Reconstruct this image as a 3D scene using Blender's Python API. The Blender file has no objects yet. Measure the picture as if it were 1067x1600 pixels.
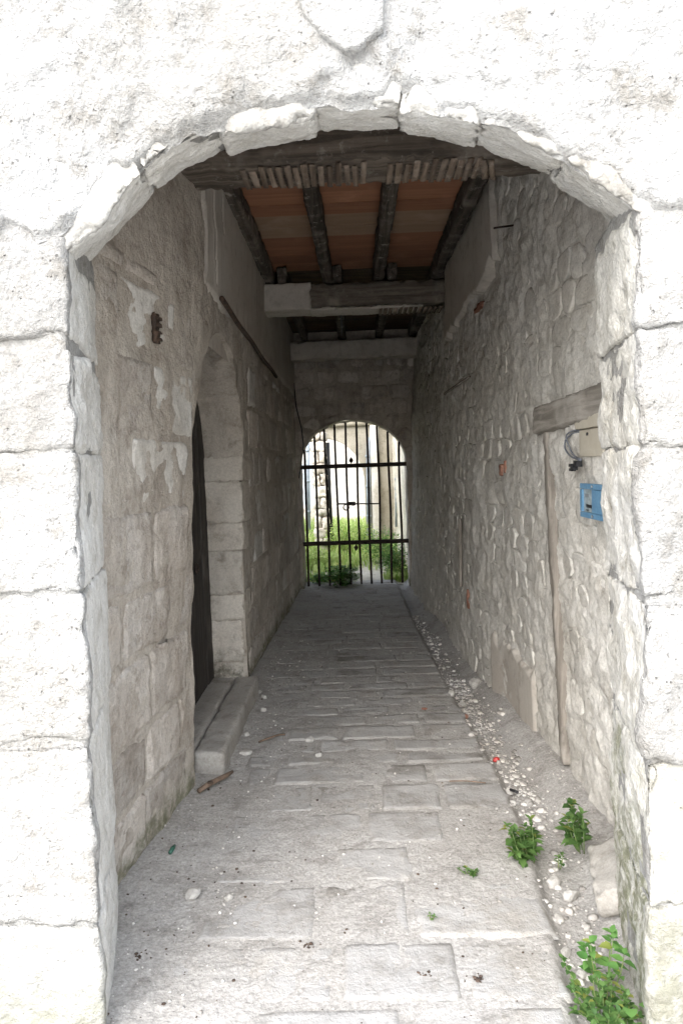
import bpy, math, random
import numpy as np
from mathutils import Matrix, Vector, Euler

random.seed(11); rng = np.random.default_rng(11)
scn = bpy.context.scene
COL = scn.collection
rad = math.radians

# ------------------------------------------------------------------ camera
cam_d = bpy.data.cameras.new('camera'); cam = bpy.data.objects.new('camera', cam_d); COL.objects.link(cam)
cam_d.sensor_fit = 'AUTO'; cam_d.sensor_width = 36.0; cam_d.lens = 1100.0 / 1600.0 * 36.0
cam_d.clip_start = 0.02; cam_d.clip_end = 2000.0
cam.matrix_world = (Matrix.Translation((0, 0, 1.64)) @ Matrix.Rotation(rad(1.2992), 4, 'Z')
                    @ Matrix.Rotation(rad(90 - 3.7019), 4, 'X') @ Matrix.Rotation(rad(-2.0), 4, 'Z'))
scn.camera = cam

# ------------------------------------------------------------------ sky and sun (bright overcast)
SUN_EL, SUN_AZ = rad(42), rad(202)          # veiled sun: behind the camera, to the left
world = bpy.data.worlds.new('World'); scn.world = world; world.use_nodes = True
wn, wl = world.node_tree.nodes, world.node_tree.links
wn.clear()
sky = wn.new('ShaderNodeTexSky'); sky.sky_type = 'NISHITA'; sky.sun_disc = False
sky.sun_elevation = SUN_EL; sky.sun_rotation = SUN_AZ
sky.air_density = 1.0; sky.dust_density = 2.0; sky.ozone_density = 1.0
hs = wn.new('ShaderNodeHueSaturation'); hs.inputs['Saturation'].default_value = 0.5
bg = wn.new('ShaderNodeBackground'); bg.inputs['Strength'].default_value = 0.15
wo = wn.new('ShaderNodeOutputWorld')
wl.new(sky.outputs[0], hs.inputs['Color']); wl.new(hs.outputs[0], bg.inputs['Color']); wl.new(bg.outputs[0], wo.inputs['Surface'])
sun_d = bpy.data.lights.new('sun', 'SUN'); sun = bpy.data.objects.new('sun', sun_d); COL.objects.link(sun)
sun_d.energy = 0.9; sun_d.angle = rad(90); sun_d.color = (1.0, 0.985, 0.965)
sdir = Vector((math.sin(SUN_AZ) * math.cos(SUN_EL), math.cos(SUN_AZ) * math.cos(SUN_EL), math.sin(SUN_EL)))
sun.rotation_euler = sdir.to_track_quat('Z', 'Y').to_euler(); sun.location = (0, -6, 12)

scn.view_settings.view_transform = 'Standard'; scn.view_settings.look = 'None'
scn.view_settings.gamma = 1.0; scn.view_settings.use_curve_mapping = False
scn.view_settings.exposure = 2.15
scn.render.engine = 'CYCLES'
cy = scn.cycles
cy.use_denoising = True; cy.max_bounces = 10; cy.diffuse_bounces = 6; cy.glossy_bounces = 3; cy.transmission_bounces = 6
cy.sample_clamp_indirect = 6.0; cy.use_adaptive_sampling = True; cy.adaptive_threshold = 0.03

# ------------------------------------------------------------------ numpy noise
_perm = np.random.default_rng(5).permutation(256).astype(np.int32); _perm = np.concatenate([_perm, _perm, _perm])
_g = np.random.default_rng(6).normal(size=(256, 3)).astype(np.float32); _g /= np.linalg.norm(_g, axis=1, keepdims=True)
def perlin(p):
    p = np.asarray(p, np.float32); i = np.floor(p).astype(np.int32); f = p - i
    u = f * f * f * (f * (f * 6 - 15) + 10)
    i = i & 255; out = 0
    for dx in (0, 1):
        wx = u[:, 0] if dx else 1 - u[:, 0]
        for dy in (0, 1):
            wy = u[:, 1] if dy else 1 - u[:, 1]
            for dz in (0, 1):
                wz = u[:, 2] if dz else 1 - u[:, 2]
                h = _perm[_perm[_perm[i[:, 0] + dx] + i[:, 1] + dy] + i[:, 2] + dz] & 255
                g = _g[h]
                out = out + wx * wy * wz * (g[:, 0] * (f[:, 0] - dx) + g[:, 1] * (f[:, 1] - dy) + g[:, 2] * (f[:, 2] - dz))
    return out * 1.6
def fbm(p, scale=1.0, octaves=4, gain=0.5, seed=0.0):
    p = np.asarray(p, np.float32) * scale + np.float32(seed * 17.31 + 40.0)
    a, s = 1.0, 0
    for k in range(octaves):
        s = s + a * perlin(p); p = p * 2.03 + 11.7; a *= gain
    return s
_ga = np.random.default_rng(8).uniform(0, 6.2832, 256).astype(np.float32); _gx, _gy = np.cos(_ga), np.sin(_ga)
def perlin2(x, y):
    xi = np.floor(x); yi = np.floor(y); fx = x - xi; fy = y - yi; xi = xi.astype(np.int32) & 255; yi = yi.astype(np.int32) & 255
    u = fx * fx * fx * (fx * (fx * 6 - 15) + 10); v = fy * fy * fy * (fy * (fy * 6 - 15) + 10)
    p0, p1 = _perm[xi], _perm[xi + 1]
    h00, h01, h10, h11 = _perm[p0 + yi] & 255, _perm[p0 + yi + 1] & 255, _perm[p1 + yi] & 255, _perm[p1 + yi + 1] & 255
    n00 = _gx[h00] * fx + _gy[h00] * fy; n10 = _gx[h10] * (fx - 1) + _gy[h10] * fy
    n01 = _gx[h01] * fx + _gy[h01] * (fy - 1); n11 = _gx[h11] * (fx - 1) + _gy[h11] * (fy - 1)
    a_ = n00 + u * (n10 - n00); b_ = n01 + u * (n11 - n01)
    return (a_ + v * (b_ - a_)) * 1.5
def f2(a, b, scale=1.0, octaves=4, gain=0.5, seed=0.0):
    a = np.asarray(a, np.float32); b = np.asarray(b, np.float32); a, b = np.broadcast_arrays(a, b)
    x = a * np.float32(scale) + np.float32(seed * 17.31 % 97 + 40); y = b * np.float32(scale) + np.float32(seed * 29.7 % 89 + 60)
    w, t = 1.0, 0
    for k in range(octaves):
        t = t + w * perlin2(x, y); x = x * 2.03 + 11.7; y = y * 2.03 + 5.3; w *= gain
    return t
def sstep(a, b, x):
    t = np.clip((x - a) / (b - a), 0, 1); return t * t * (3 - 2 * t)

# ------------------------------------------------------------------ mesh / object helpers
def mesh_np(name, verts, faces, smooth=True):
    """verts (N,3), faces: list of arrays (each (M,3) or (M,4))"""
    if isinstance(faces, np.ndarray): faces = [faces]
    faces = [np.asarray(f, np.int32) for f in faces if len(f)]
    me = bpy.data.meshes.new(name)
    me.vertices.add(len(verts)); me.vertices.foreach_set('co', np.asarray(verts, np.float32).ravel())
    tot = np.concatenate([np.full(len(f), f.shape[1], np.int32) for f in faces])
    idx = np.concatenate([f.ravel() for f in faces])
    me.loops.add(len(idx)); me.loops.foreach_set('vertex_index', idx)
    me.polygons.add(len(tot))
    st = np.zeros(len(tot), np.int32); st[1:] = np.cumsum(tot)[:-1]
    me.polygons.foreach_set('loop_start', st); me.polygons.foreach_set('loop_total', tot)
    me.polygons.foreach_set('use_smooth', np.full(len(tot), smooth, bool))
    me.update(calc_edges=True); me.validate()
    return me
def tag(o, label=None, cat=None, group=None, kind=None):
    for k, v in (('label', label), ('category', cat), ('group', group), ('kind', kind)):
        if v: o[k] = v
    return o
def place(name, me, mat, parent=None, recentre=True, **kw):
    o = bpy.data.objects.new(name, me); COL.objects.link(o)
    if recentre:
        n = len(me.vertices); co = np.empty(n * 3, np.float32); me.vertices.foreach_get('co', co); co = co.reshape(-1, 3)
        c = (co.min(0) + co.max(0)) / 2; co = co - c; me.vertices.foreach_set('co', co.ravel()); o.location = c.tolist()
    if mat is not None and not me.materials: me.materials.append(mat)
    if parent is not None: adopt(o, parent)
    return tag(o, **kw)
def adopt(o, parent):
    o.parent = parent
    w = Matrix.LocRotScale(parent.location, parent.rotation_euler, parent.scale)
    if parent.parent is not None: w = Matrix.LocRotScale(parent.parent.location, parent.parent.rotation_euler, parent.parent.scale) @ parent.matrix_parent_inverse @ w
    o.matrix_parent_inverse = w.inverted()
def empty(name, loc, **kw):
    o = bpy.data.objects.new(name, None); COL.objects.link(o); o.location = loc; o.empty_display_size = 0.1
    return tag(o, **kw)
def obj(name, vf, mat, parent=None, smooth=True, **kw):
    return place(name, mesh_np(name, vf[0], vf[1], smooth), mat, parent, **kw)
def grid_vf(P):
    m, n = P.shape[:2]; i = np.arange(m * n).reshape(m, n)
    q = np.stack([i[:-1, :-1], i[1:, :-1], i[1:, 1:], i[:-1, 1:]], -1).reshape(-1, 4)
    return P.reshape(-1, 3), [q]
def join_vf(parts):
    V, F4, F3, k = [], [], [], 0
    for v, fs in parts:
        v = np.asarray(v, float); V.append(v)
        for f in fs:
            f = np.asarray(f)
            if len(f) == 0: continue
            (F4 if f.shape[1] == 4 else F3).append(f + k)
        k += len(v)
    out = []
    if F4: out.append(np.concatenate(F4))
    if F3: out.append(np.concatenate(F3))
    return np.concatenate(V), out
def lin(a, b, step): return np.linspace(a, b, max(2, int(round(abs(b - a) / step)) + 1))

def rough_box(a, b, c, res=0.02, r=0.012, amp=0.004, scale=9.0, edge=0.006, seed=0.0, octv=4, warp=None):
    """box centred at 0 with rounded worn edges; warp maps (N,3) local -> (N,3) world"""
    d = np.array([a, b, c]) / 2.0; P, Q, k = [], [], 0
    for ax in range(3):
        u, v = (ax + 1) % 3, (ax + 2) % 3
        gu, gv = lin(-d[u], d[u], res), lin(-d[v], d[v], res)
        # crowd samples to the edges for a crisp rounding
        U, V = np.meshgrid(gu, gv, indexing='ij')
        for s in (-1, 1):
            p = np.zeros(U.shape + (3,)); p[..., ax] = s * d[ax]; p[..., u] = U; p[..., v] = V
            vv, ff = grid_vf(p); q = ff[0] + k
            if s < 0: q = q[:, ::-1]
            P.append(vv); Q.append(q); k += len(vv)
    P = np.concatenate(P); Q = np.concatenate(Q)
    key = np.round(P * 1e5).astype(np.int64)
    _, first, inv = np.unique(key, axis=0, return_index=True, return_inverse=True)
    P = P[first]; Q = inv.ravel()[Q]
    r = min(r, 0.45 * min(a, b, c))
    inner = np.clip(P, -(d - r), d - r); n = P - inner; ln = np.linalg.norm(n, axis=1, keepdims=True); n = n / np.maximum(ln, 1e-9)
    P = inner + n * r
    e = 1 - np.max(np.abs(n), axis=1)                       # >0 on edges
    # distance to the nearest edge of the box, for chipped arrises
    dd = np.sort((d - np.abs(P)), axis=1)[:, 1]
    near = 1 - sstep(0.0, max(2.5 * r, 0.03), dd)
    w = P if warp is None else warp(P)
    nz = fbm(w, scale, octv, 0.6, seed); ch = fbm(w, scale * 2.6, 4, 0.6, seed + 3)
    disp = amp * nz - edge * near * np.clip(ch + 0.25, 0, 1.4)
    P = P + n * disp[:, None]
    return (P if warp is None else warp(P)), [Q]

def tube(pts, r, n=8, caps=True):
    pts = [np.array(p, float) for p in pts]; m = len(pts); rs = r if hasattr(r, '__len__') else [r] * m
    V, F = [], []; up0 = np.array([0, 0, 1.0])
    for i, p in enumerate(pts):
        t = pts[min(i + 1, m - 1)] - pts[max(i - 1, 0)]; t /= np.linalg.norm(t) + 1e-12
        ref = up0 if abs(t[2]) < 0.9 else np.array([1.0, 0, 0])
        x = np.cross(t, ref); x /= np.linalg.norm(x); y = np.cross(t, x)
        for k in range(n):
            a = 2 * math.pi * k / n; V.append(p + rs[i] * (math.cos(a) * x + math.sin(a) * y))
    for i in range(m - 1):
        for k in range(n):
            F.append((i * n + k, i * n + (k + 1) % n, (i + 1) * n + (k + 1) % n, (i + 1) * n + k))
    T = []
    if caps:
        V += [pts[0], pts[-1]]; c0, c1 = len(V) - 2, len(V) - 1
        for k in range(n):
            T.append((c0, (k + 1) % n, k)); T.append((c1, (m - 1) * n + k, (m - 1) * n + (k + 1) % n))
    return np.array(V), [np.array(F), np.array(T)] if T else [np.array(F)]
def box_vf(x0, x1, y0, y1, z0, z1):
    V = np.array([(x, y, z) for x in (x0, x1) for y in (y0, y1) for z in (z0, z1)], float)
    F = np.array([(0, 1, 3, 2), (4, 6, 7, 5), (0, 4, 5, 1), (2, 3, 7, 6), (0, 2, 6, 4), (1, 5, 7, 3)])
    return V, [F]
def rbox(x0, x1, y0, y1, z0, z1, res=0.05, r=0.004, amp=0.0, edge=0.0, seed=0.0, scale=9.0):
    c = np.array([(x0 + x1) / 2, (y0 + y1) / 2, (z0 + z1) / 2])
    return rough_box(x1 - x0, y1 - y0, z1 - z0, res, r, amp, scale, edge, seed, 3, lambda P: P + c)
def rock(seed, sx, sy, sz, sub=1):
    t = (1 + 5 ** .5) / 2
    V = np.array([(-1, t, 0), (1, t, 0), (-1, -t, 0), (1, -t, 0), (0, -1, t), (0, 1, t), (0, -1, -t), (0, 1, -t), (t, 0, -1), (t, 0, 1), (-t, 0, -1), (-t, 0, 1)], float)
    F = [(0, 11, 5), (0, 5, 1), (0, 1, 7), (0, 7, 10), (0, 10, 11), (1, 5, 9), (5, 11, 4), (11, 10, 2), (10, 7, 6), (7, 1, 8), (3, 9, 4), (3, 4, 2), (3, 2, 6), (3, 6, 8), (3, 8, 9), (4, 9, 5), (2, 4, 11), (6, 2, 10), (8, 6, 7), (9, 8, 1)]
    V = list(V)
    for _ in range(sub):
        cache, G = {}, []
        def mid(a, b):
            k = (min(a, b), max(a, b))
            if k not in cache: V.append((V[a] + V[b]) / 2); cache[k] = len(V) - 1
            return cache[k]
        for a, b, c in F:
            x, y, z = mid(a, b), mid(b, c), mid(c, a); G += [(a, x, z), (b, y, x), (c, z, y), (x, y, z)]
        F = G
    V = np.array(V); V /= np.linalg.norm(V, axis=1, keepdims=True)
    # cut with random planes for flat facets
    rg = np.random.default_rng(int(seed * 131 + 7))
    for _ in range(7):
        n = rg.normal(size=3); n /= np.linalg.norm(n); lim = rg.uniform(.55, .9)
        s = V @ n; over = np.maximum(s - lim, 0); V = V - over[:, None] * n
    V = V * (1 + 0.16 * fbm(V, 1.6, 2, .5, seed))[:, None]
    return V * np.array([sx, sy, sz]), [np.array(F)]

# ------------------------------------------------------------------ materials
def mat_new(name):
    m = bpy.data.materials.new(name); m.use_nodes = True; nt = m.node_tree; nt.nodes.clear()
    out = nt.nodes.new('ShaderNodeOutputMaterial'); b = nt.nodes.new('ShaderNodeBsdfPrincipled')
    nt.links.new(b.outputs[0], out.inputs['Surface'])
    return m, nt, b
class NB:
    def __init__(s, nt): s.nt = nt; s.L = nt.links.new
    def n(s, t): return s.nt.nodes.new(t)
    def pos(s): return s.n('ShaderNodeNewGeometry').outputs['Position']
    def map(s, v, sc=(1, 1, 1), loc=(0, 0, 0)):
        m = s.n('ShaderNodeMapping'); s.L(v, m.inputs['Vector']); m.inputs['Scale'].default_value = sc; m.inputs['Location'].default_value = loc
        return m.outputs[0]
    def noise(s, v, scale, detail=4, rough=.55, dist=0.0):
        m = s.n('ShaderNodeTexNoise'); s.L(v, m.inputs['Vector']); m.inputs['Scale'].default_value = scale
        m.inputs['Detail'].default_value = detail; m.inputs['Roughness'].default_value = rough; m.inputs['Distortion'].default_value = dist
        return m.outputs[0]
    def voro(s, v, scale, feat='F1'):
        m = s.n('ShaderNodeTexVoronoi'); m.feature = feat; s.L(v, m.inputs['Vector']); m.inputs['Scale'].default_value = scale
        return m.outputs['Distance']
    def ramp(s, v, a, b, lo=0.0, hi=1.0):
        m = s.n('ShaderNodeMapRange'); m.interpolation_type = 'SMOOTHSTEP'; s.L(v, m.inputs[0])
        m.inputs[1].default_value = a; m.inputs[2].default_value = b; m.inputs[3].default_value = lo; m.inputs[4].default_value = hi
        return m.outputs[0]
    def math(s, op, a, b=None):
        m = s.n('ShaderNodeMath'); m.operation = op
        for i, x in enumerate((a, b)):
            if x is None: continue
            if isinstance(x, (int, float)): m.inputs[i].default_value = x
            else: s.L(x, m.inputs[i])
        return m.outputs[0]
    def mix(s, f, a, b, mode='MIX'):
        m = s.n('ShaderNodeMix'); m.data_type = 'RGBA'; m.blend_type = mode
        if isinstance(f, (int, float)): m.inputs[0].default_value = f
        else: s.L(f, m.inputs[0])
        for i, x in ((6, a), (7, b)):
            if isinstance(x, tuple): m.inputs[i].default_value = tuple(x) + (1.0,) if len(x) == 3 else x
            else: s.L(x, m.inputs[i])
        return m.outputs[2]
    def bump(s, h, strength, dist, normal=None):
        m = s.n('ShaderNodeBump'); s.L(h, m.inputs['Height']); m.inputs['Strength'].default_value = strength; m.inputs['Distance'].default_value = dist
        if normal is not None: s.L(normal, m.inputs['Normal'])
        return m.outputs[0]
    def val(s, col, f):
        m = s.n('ShaderNodeVectorMath'); m.operation = 'SCALE'; s.L(col, m.inputs[0]); s.L(f, m.inputs['Scale']); return m.outputs[0]

def stone_mat(name, dark, mid, light, rand=0.10, streak=0.3, speck=0.12, bumpd=0.010, bump_s=0.7, big=1.6, pit=0.5, moss=None, mossc=(0.10, 0.12, 0.045), island=False, dust=None, stain=0.0):
    m, nt, b = mat_new(name); B = NB(nt); P = B.pos()
    n1 = B.noise(P, big, 3, .6); c = B.mix(B.ramp(n1, .35, .65), mid, light)
    n2 = B.noise(P, big * 5.5, 5, .72); c = B.mix(B.ramp(n2, .48, .74, 0, .75), c, dark)
    if streak:
        st = B.noise(B.map(P, (9, 9, 1.1)), 1.0, 3, .65); c = B.mix(B.ramp(st, .5, .75, 0, streak), c, dark)
    if stain:
        ns = B.noise(B.map(P, (1, 1, .7), (3.3, 7.1, 1.9)), 3.1, 4, .68); c = B.mix(B.ramp(ns, .54, .68, 0, stain), c, dark)
        nl = B.noise(B.map(P, (1, 1, .8), (13.3, 2.1, 5.9)), 4.3, 4, .7); c = B.mix(B.ramp(nl, .58, .68, 0, stain * .9), c, tuple(min(.75, x * 1.18) for x in light))
    n3 = B.noise(P, 75, 2, .75)
    oi = B.n('ShaderNodeObjectInfo').outputs['Random'] if not island else B.n('ShaderNodeNewGeometry').outputs['Random Per Island']
    f = B.math('MULTIPLY', B.ramp(n3, .25, .75, 1 - speck, 1 + speck), B.ramp(oi, 0, 1, 1 - rand, 1 + rand))
    c = B.val(c, f)
    v = B.voro(P, 46); pits = B.ramp(B.math('ADD', v, B.math('MULTIPLY', n3, .5)), .26, .42, 1, 0)
    pits = B.math('MULTIPLY', pits, B.ramp(n2, .44, .60))
    if pit: c = B.mix(B.math('MULTIPLY', pits, pit * .6), c, tuple(x * .5 for x in dark))
    if dust:
        sepn = B.n('ShaderNodeSeparateXYZ'); B.L(B.n('ShaderNodeNewGeometry').outputs['Normal'], sepn.inputs[0])
        c = B.mix(B.math('MULTIPLY', B.ramp(sepn.outputs[2], .8, 1.0), B.ramp(B.noise(P, 3.3, 5, .7), .38, .56, 0, .9)), c, dust)
    if moss:
        sx = B.n('ShaderNodeSeparateXYZ'); B.L(P, sx.inputs[0])
        h = B.math('ADD', sx.outputs[2], B.math('MULTIPLY', B.math('SUBTRACT', B.noise(P, 4.5, 6, .7), .5), moss * 1.6))
        c = B.mix(B.math('MULTIPLY', B.ramp(h, moss * .35, moss, 1, 0), B.ramp(B.noise(P, 14, 5, .7), .35, .6, .15, .8)), c, mossc)
    B.L(c, b.inputs['Base Color']); b.inputs['Roughness'].default_value = .92; b.inputs['Specular IOR Level'].default_value = .25
    hb = B.noise(P, 26, 5, .72)
    hgt = B.math('SUBTRACT', hb, B.math('MULTIPLY', pits, .35 * pit))
    B.L(B.bump(B.math('ADD', hgt, B.math('MULTIPLY', n3, .25)), bump_s, bumpd), b.inputs['Normal'])
    return m
def wood_mat(name, dark, mid, light, axis='x', rough=.85, scale=1.0, bump_s=.8, spot=0.0):
    m, nt, b = mat_new(name); B = NB(nt); P = B.pos()
    s = {'x': (1.2, 22, 22), 'y': (22, 1.2, 22), 'z': (22, 22, 1.2)}[axis]; s = tuple(k * scale for k in s)
    oi = B.n('ShaderNodeObjectInfo').outputs['Random']
    off = B.n('ShaderNodeCombineXYZ'); B.L(B.math('MULTIPLY', oi, 31.0), off.inputs[0]); B.L(B.math('MULTIPLY', oi, 17.0), off.inputs[1])
    va = B.n('ShaderNodeVectorMath'); va.operation = 'ADD'; B.L(P, va.inputs[0]); B.L(off.outputs[0], va.inputs[1])
    g = B.noise(B.map(va.outputs[0], s), 1.0, 6, .65, .8); c = B.mix(B.ramp(g, .35, .68), dark, mid)
    n2 = B.noise(va.outputs[0], 3.5, 5, .6); c = B.mix(B.ramp(n2, .5, .72, 0, .8), c, light)
    if spot: c = B.mix(B.ramp(B.noise(P, 14, 6, .75), .56, .66, 0, spot), c, (.45, .42, .37))
    c = B.val(c, B.ramp(oi, 0, 1, .78, 1.2))
    B.L(c, b.inputs['Base Color']); b.inputs['Roughness'].default_value = rough; b.inputs['Specular IOR Level'].default_value = .25
    B.L(B.bump(g, bump_s, .008), b.inputs['Normal'])
    return m
def plain_mat(name, col, rough=.6, metal=0.0, var=.25, scale=20, bumpd=.002, col2=None, spec=.4, island=False):
    m, nt, b = mat_new(name); B = NB(nt); P = B.pos()
    n = B.noise(P, scale, 6, .65); c = B.mix(B.ramp(n, .35, .7), col, col2 or tuple(x * (1 - var) for x in col))
    if island: c = B.val(c, B.ramp(B.n('ShaderNodeNewGeometry').outputs['Random Per Island'], 0, 1, .65, 1.3))
    B.L(c, b.inputs['Base Color']); b.inputs['Roughness'].default_value = rough; b.inputs['Metallic'].default_value = metal
    b.inputs['Specular IOR Level'].default_value = spec
    B.L(B.bump(n, .5, bumpd), b.inputs['Normal'])
    return m
def leaf_mat(name, c1, c2):
    m, nt, b = mat_new(name); B = NB(nt)
    r = B.n('ShaderNodeObjectInfo').outputs['Random']; ri = B.n('ShaderNodeNewGeometry').outputs['Random Per Island']
    c = B.mix(B.math('FRACT', B.math('ADD', r, ri)), c1, c2)
    c = B.mix(B.ramp(B.math('FRACT', B.math('MULTIPLY', B.math('ADD', r, ri), 7.13)), .88, .95, 0, .7), c, (.30, .30, .07))
    B.L(c, b.inputs['Base Color']); b.inputs['Roughness'].default_value = .55; b.inputs['Specular IOR Level'].default_value = .35
    t = B.n('ShaderNodeBsdfTranslucent'); B.L(B.val(c, B.ramp(r, 0, 1, 1.2, 1.6)), t.inputs['Color'])
    mx = B.n('ShaderNodeMixShader'); mx.inputs[0].default_value = .42
    out = [x for x in nt.nodes if x.type == 'OUTPUT_MATERIAL'][0]
    B.L(b.outputs[0], mx.inputs[1]); B.L(t.outputs[0], mx.inputs[2]); B.L(mx.outputs[0], out.inputs['Surface'])
    return m

M = {}
M['lime'] = stone_mat('facade_limestone', (.19, .173, .145), (.325, .315, .294), (.385, .38, .366), rand=.08, streak=.14, speck=.14, bumpd=.032, bump_s=1.0, pit=.9, stain=.35)
M['lime_moss'] = stone_mat('mossy_limestone', (.20, .185, .14), (.36, .345, .30), (.42, .41, .375), rand=.05, streak=.2, bumpd=.026, bump_s=.9, pit=.6, moss=.4, mossc=(.21, .205, .15))
M['lime_damp'] = stone_mat('damp_limestone', (.21, .195, .16), (.35, .34, .31), (.41, .405, .385), rand=.05, streak=.15, bumpd=.026, bump_s=.9, pit=.6, moss=.28, mossc=(.26, .257, .20))
M['lit_limewash'] = stone_mat('lit_face_limewash', (.40, .372, .318), (.65, .63, .585), (.72, .71, .675), rand=.03, streak=.25, speck=.10, bumpd=.022, bump_s=.9, pit=.4, stain=.3)  # whitewash lightened further: light on reveals and soffit put into the colour
M['lit_limewash_moss'] = stone_mat('mossy_lit_limewash', (.28, .252, .195), (.54, .52, .47), (.62, .605, .57), rand=.03, streak=.35, speck=.10, bumpd=.022, bump_s=.9, pit=.4, stain=.35, moss=.95, mossc=(.10, .108, .038))  # right reveal: same lightened wash, with moss near the ground
M['soffit'] = stone_mat('voussoir_limestone', (.22, .20, .166), (.36, .345, .315), (.42, .41, .385), rand=.07, streak=.05, bumpd=.02, pit=.4)
M['render'] = stone_mat('lime_render', (.20, .184, .155), (.345, .337, .318), (.415, .412, .402), rand=.03, streak=.15, speck=.14, bumpd=.034, bump_s=1.0, pit=.9, stain=.38)
M['left'] = stone_mat('left_wall_mortar', (.25, .21, .17), (.42, .372, .315), (.51, .465, .405), rand=.04, streak=.45, big=1.9, pit=.45, moss=.16, mossc=(.13, .135, .07), stain=.55, bumpd=.016, bump_s=1.0)
M['leftb'] = stone_mat('left_wall_block', (.25, .21, .17), (.45, .40, .345), (.56, .52, .47), rand=.16, streak=.35, big=2.6, pit=.5, moss=.16, mossc=(.13, .135, .07), stain=.55, bumpd=.016, bump_s=1.0)
M['pale_block'] = stone_mat('pale_wall_block', (.34, .31, .27), (.52, .49, .44), (.62, .60, .56), rand=.10, streak=.2, big=2.6, pit=.5, stain=.3)
M['quoin'] = stone_mat('door_quoin', (.26, .22, .175), (.47, .42, .36), (.55, .51, .45), rand=.10, streak=.25, pit=.5, moss=.42, mossc=(.035, .038, .018), stain=.35)
M['plaster'] = stone_mat('grey_plaster', (.30, .265, .225), (.45, .41, .36), (.50, .47, .42), rand=.04, streak=.4, speck=.05, bumpd=.004, bump_s=.5, pit=.12)
M['right'] = stone_mat('right_wall_mortar', (.30, .275, .235), (.52, .495, .445), (.61, .59, .545), rand=.04, streak=.25, big=2.0, pit=.4, bumpd=.014, stain=.35)
M['rubble'] = stone_mat('rubble_stone', (.30, .275, .235), (.51, .485, .435), (.60, .58, .535), rand=.10, streak=.2, big=3.5, pit=.4, bumpd=.012, stain=.2)
M['dust'] = stone_mat('floor_dust', (.20, .186, .166), (.335, .32, .297), (.39, .378, .358), rand=.02, streak=0, speck=.22, big=1.3, pit=.6, bumpd=.014, stain=.35)
M['pave'] = stone_mat('paving_stone', (.15, .136, .116), (.272, .257, .233), (.34, .327, .306), rand=.20, streak=0, speck=.14, big=3.0, pit=.5, bumpd=.014, dust=(.365, .358, .345), stain=.35)
M['gravel'] = stone_mat('loose_gravel', (.24, .21, .18), (.40, .375, .34), (.56, .545, .52), rand=.42, streak=0, island=True, pit=.2, bumpd=.004)
M['chip'] = stone_mat('white_stone_chip', (.28, .262, .232), (.41, .392, .36), (.49, .475, .445), rand=.08, streak=0, pit=.3, bumpd=.004)
M['step'] = stone_mat('step_stone', (.20, .18, .155), (.31, .29, .26), (.37, .352, .32), rand=.06, streak=0, pit=.3, bumpd=.005)
M['beam'] = wood_mat('weathered_timber', (.06, .049, .039), (.17, .14, .112), (.26, .225, .19), 'x', spot=.25)
M['joist'] = wood_mat('dark_joist', (.04, .033, .027), (.12, .10, .082), (.24, .21, .18), 'y', spot=.5)
M['lath'] = wood_mat('lath_wood', (.12, .09, .068), (.28, .22, .17), (.40, .33, .27), 'y', spot=.35)
M['beam_pale'] = wood_mat('grey_timber', (.09, .075, .06), (.20, .17, .14), (.30, .265, .225), 'x', spot=.2)
M['board'] = wood_mat('orange_board', (.27, .13, .076), (.37, .178, .105), (.42, .215, .135), 'x', bump_s=.2, scale=.5)
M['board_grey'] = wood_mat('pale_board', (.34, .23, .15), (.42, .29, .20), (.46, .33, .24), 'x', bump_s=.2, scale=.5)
M['board_dark'] = wood_mat('dark_board', (.05, .035, .025), (.11, .07, .045), (.15, .10, .07), 'x', bump_s=.3)  # darker tone for the boards behind the middle beam
M['oldwood'] = wood_mat('grey_old_wood', (.13, .115, .097), (.25, .225, .195), (.33, .305, .27), 'z', bump_s=1.0)
M['oldwood_y'] = wood_mat('grey_lintel_wood', (.22, .20, .17), (.42, .385, .34), (.50, .47, .42), 'y', bump_s=1.0)
M['door'] = wood_mat('dark_door_wood', (.035, .030, .027), (.075, .064, .056), (.11, .098, .086), 'z')
M['iron'] = plain_mat('dark_iron', (.022, .018, .017), .65, .2, col2=(.06, .036, .026), scale=40)
M['rust'] = plain_mat('rusty_iron', (.05, .038, .031), .8, .2, col2=(.12, .075, .052), scale=30)
M['blue'] = plain_mat('blue_paint', (.085, .20, .33), .5, col2=(.13, .27, .40), scale=45, bumpd=.0006)
M['cream'] = plain_mat('cream_plastic', (.50, .46, .38), .5, col2=(.44, .40, .32), scale=18, bumpd=.0006)
M['glasspane'] = plain_mat('dirty_meter_glass', (.34, .40, .42), .25, col2=(.22, .27, .29), scale=35, bumpd=.0003, spec=.6)
M['ink'] = plain_mat('black_print', (.02, .02, .02), .6)
M['cable'] = plain_mat('grey_cable', (.12, .13, .15), .5, col2=(.17, .18, .20), scale=30, bumpd=.0005)
M['black'] = plain_mat('black_plastic', (.02, .02, .022), .5)
M['brick'] = stone_mat('red_brick', (.18, .075, .05), (.27, .125, .085), (.33, .18, .13), rand=.12, streak=0, pit=.3)
M['red'] = plain_mat('red_plastic', (.45, .025, .02), .4)
M['litter'] = plain_mat('dark_litter', (.05, .035, .028), .9, col2=(.10, .07, .05), scale=60, island=True)
M['twig'] = plain_mat('dry_twig', (.12, .085, .06), .85, col2=(.20, .14, .10), scale=40)
M['leaf'] = leaf_mat('weed_leaf', (.05, .115, .03), (.13, .23, .065))
M['leaf_big'] = leaf_mat('broad_leaf', (.07, .18, .045), (.16, .32, .085))
M['stem'] = plain_mat('green_stem', (.10, .18, .05), .6, col2=(.14, .16, .06))
M['grass'] = leaf_mat('yard_grass', (.22, .36, .07), (.54, .60, .27))
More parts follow.
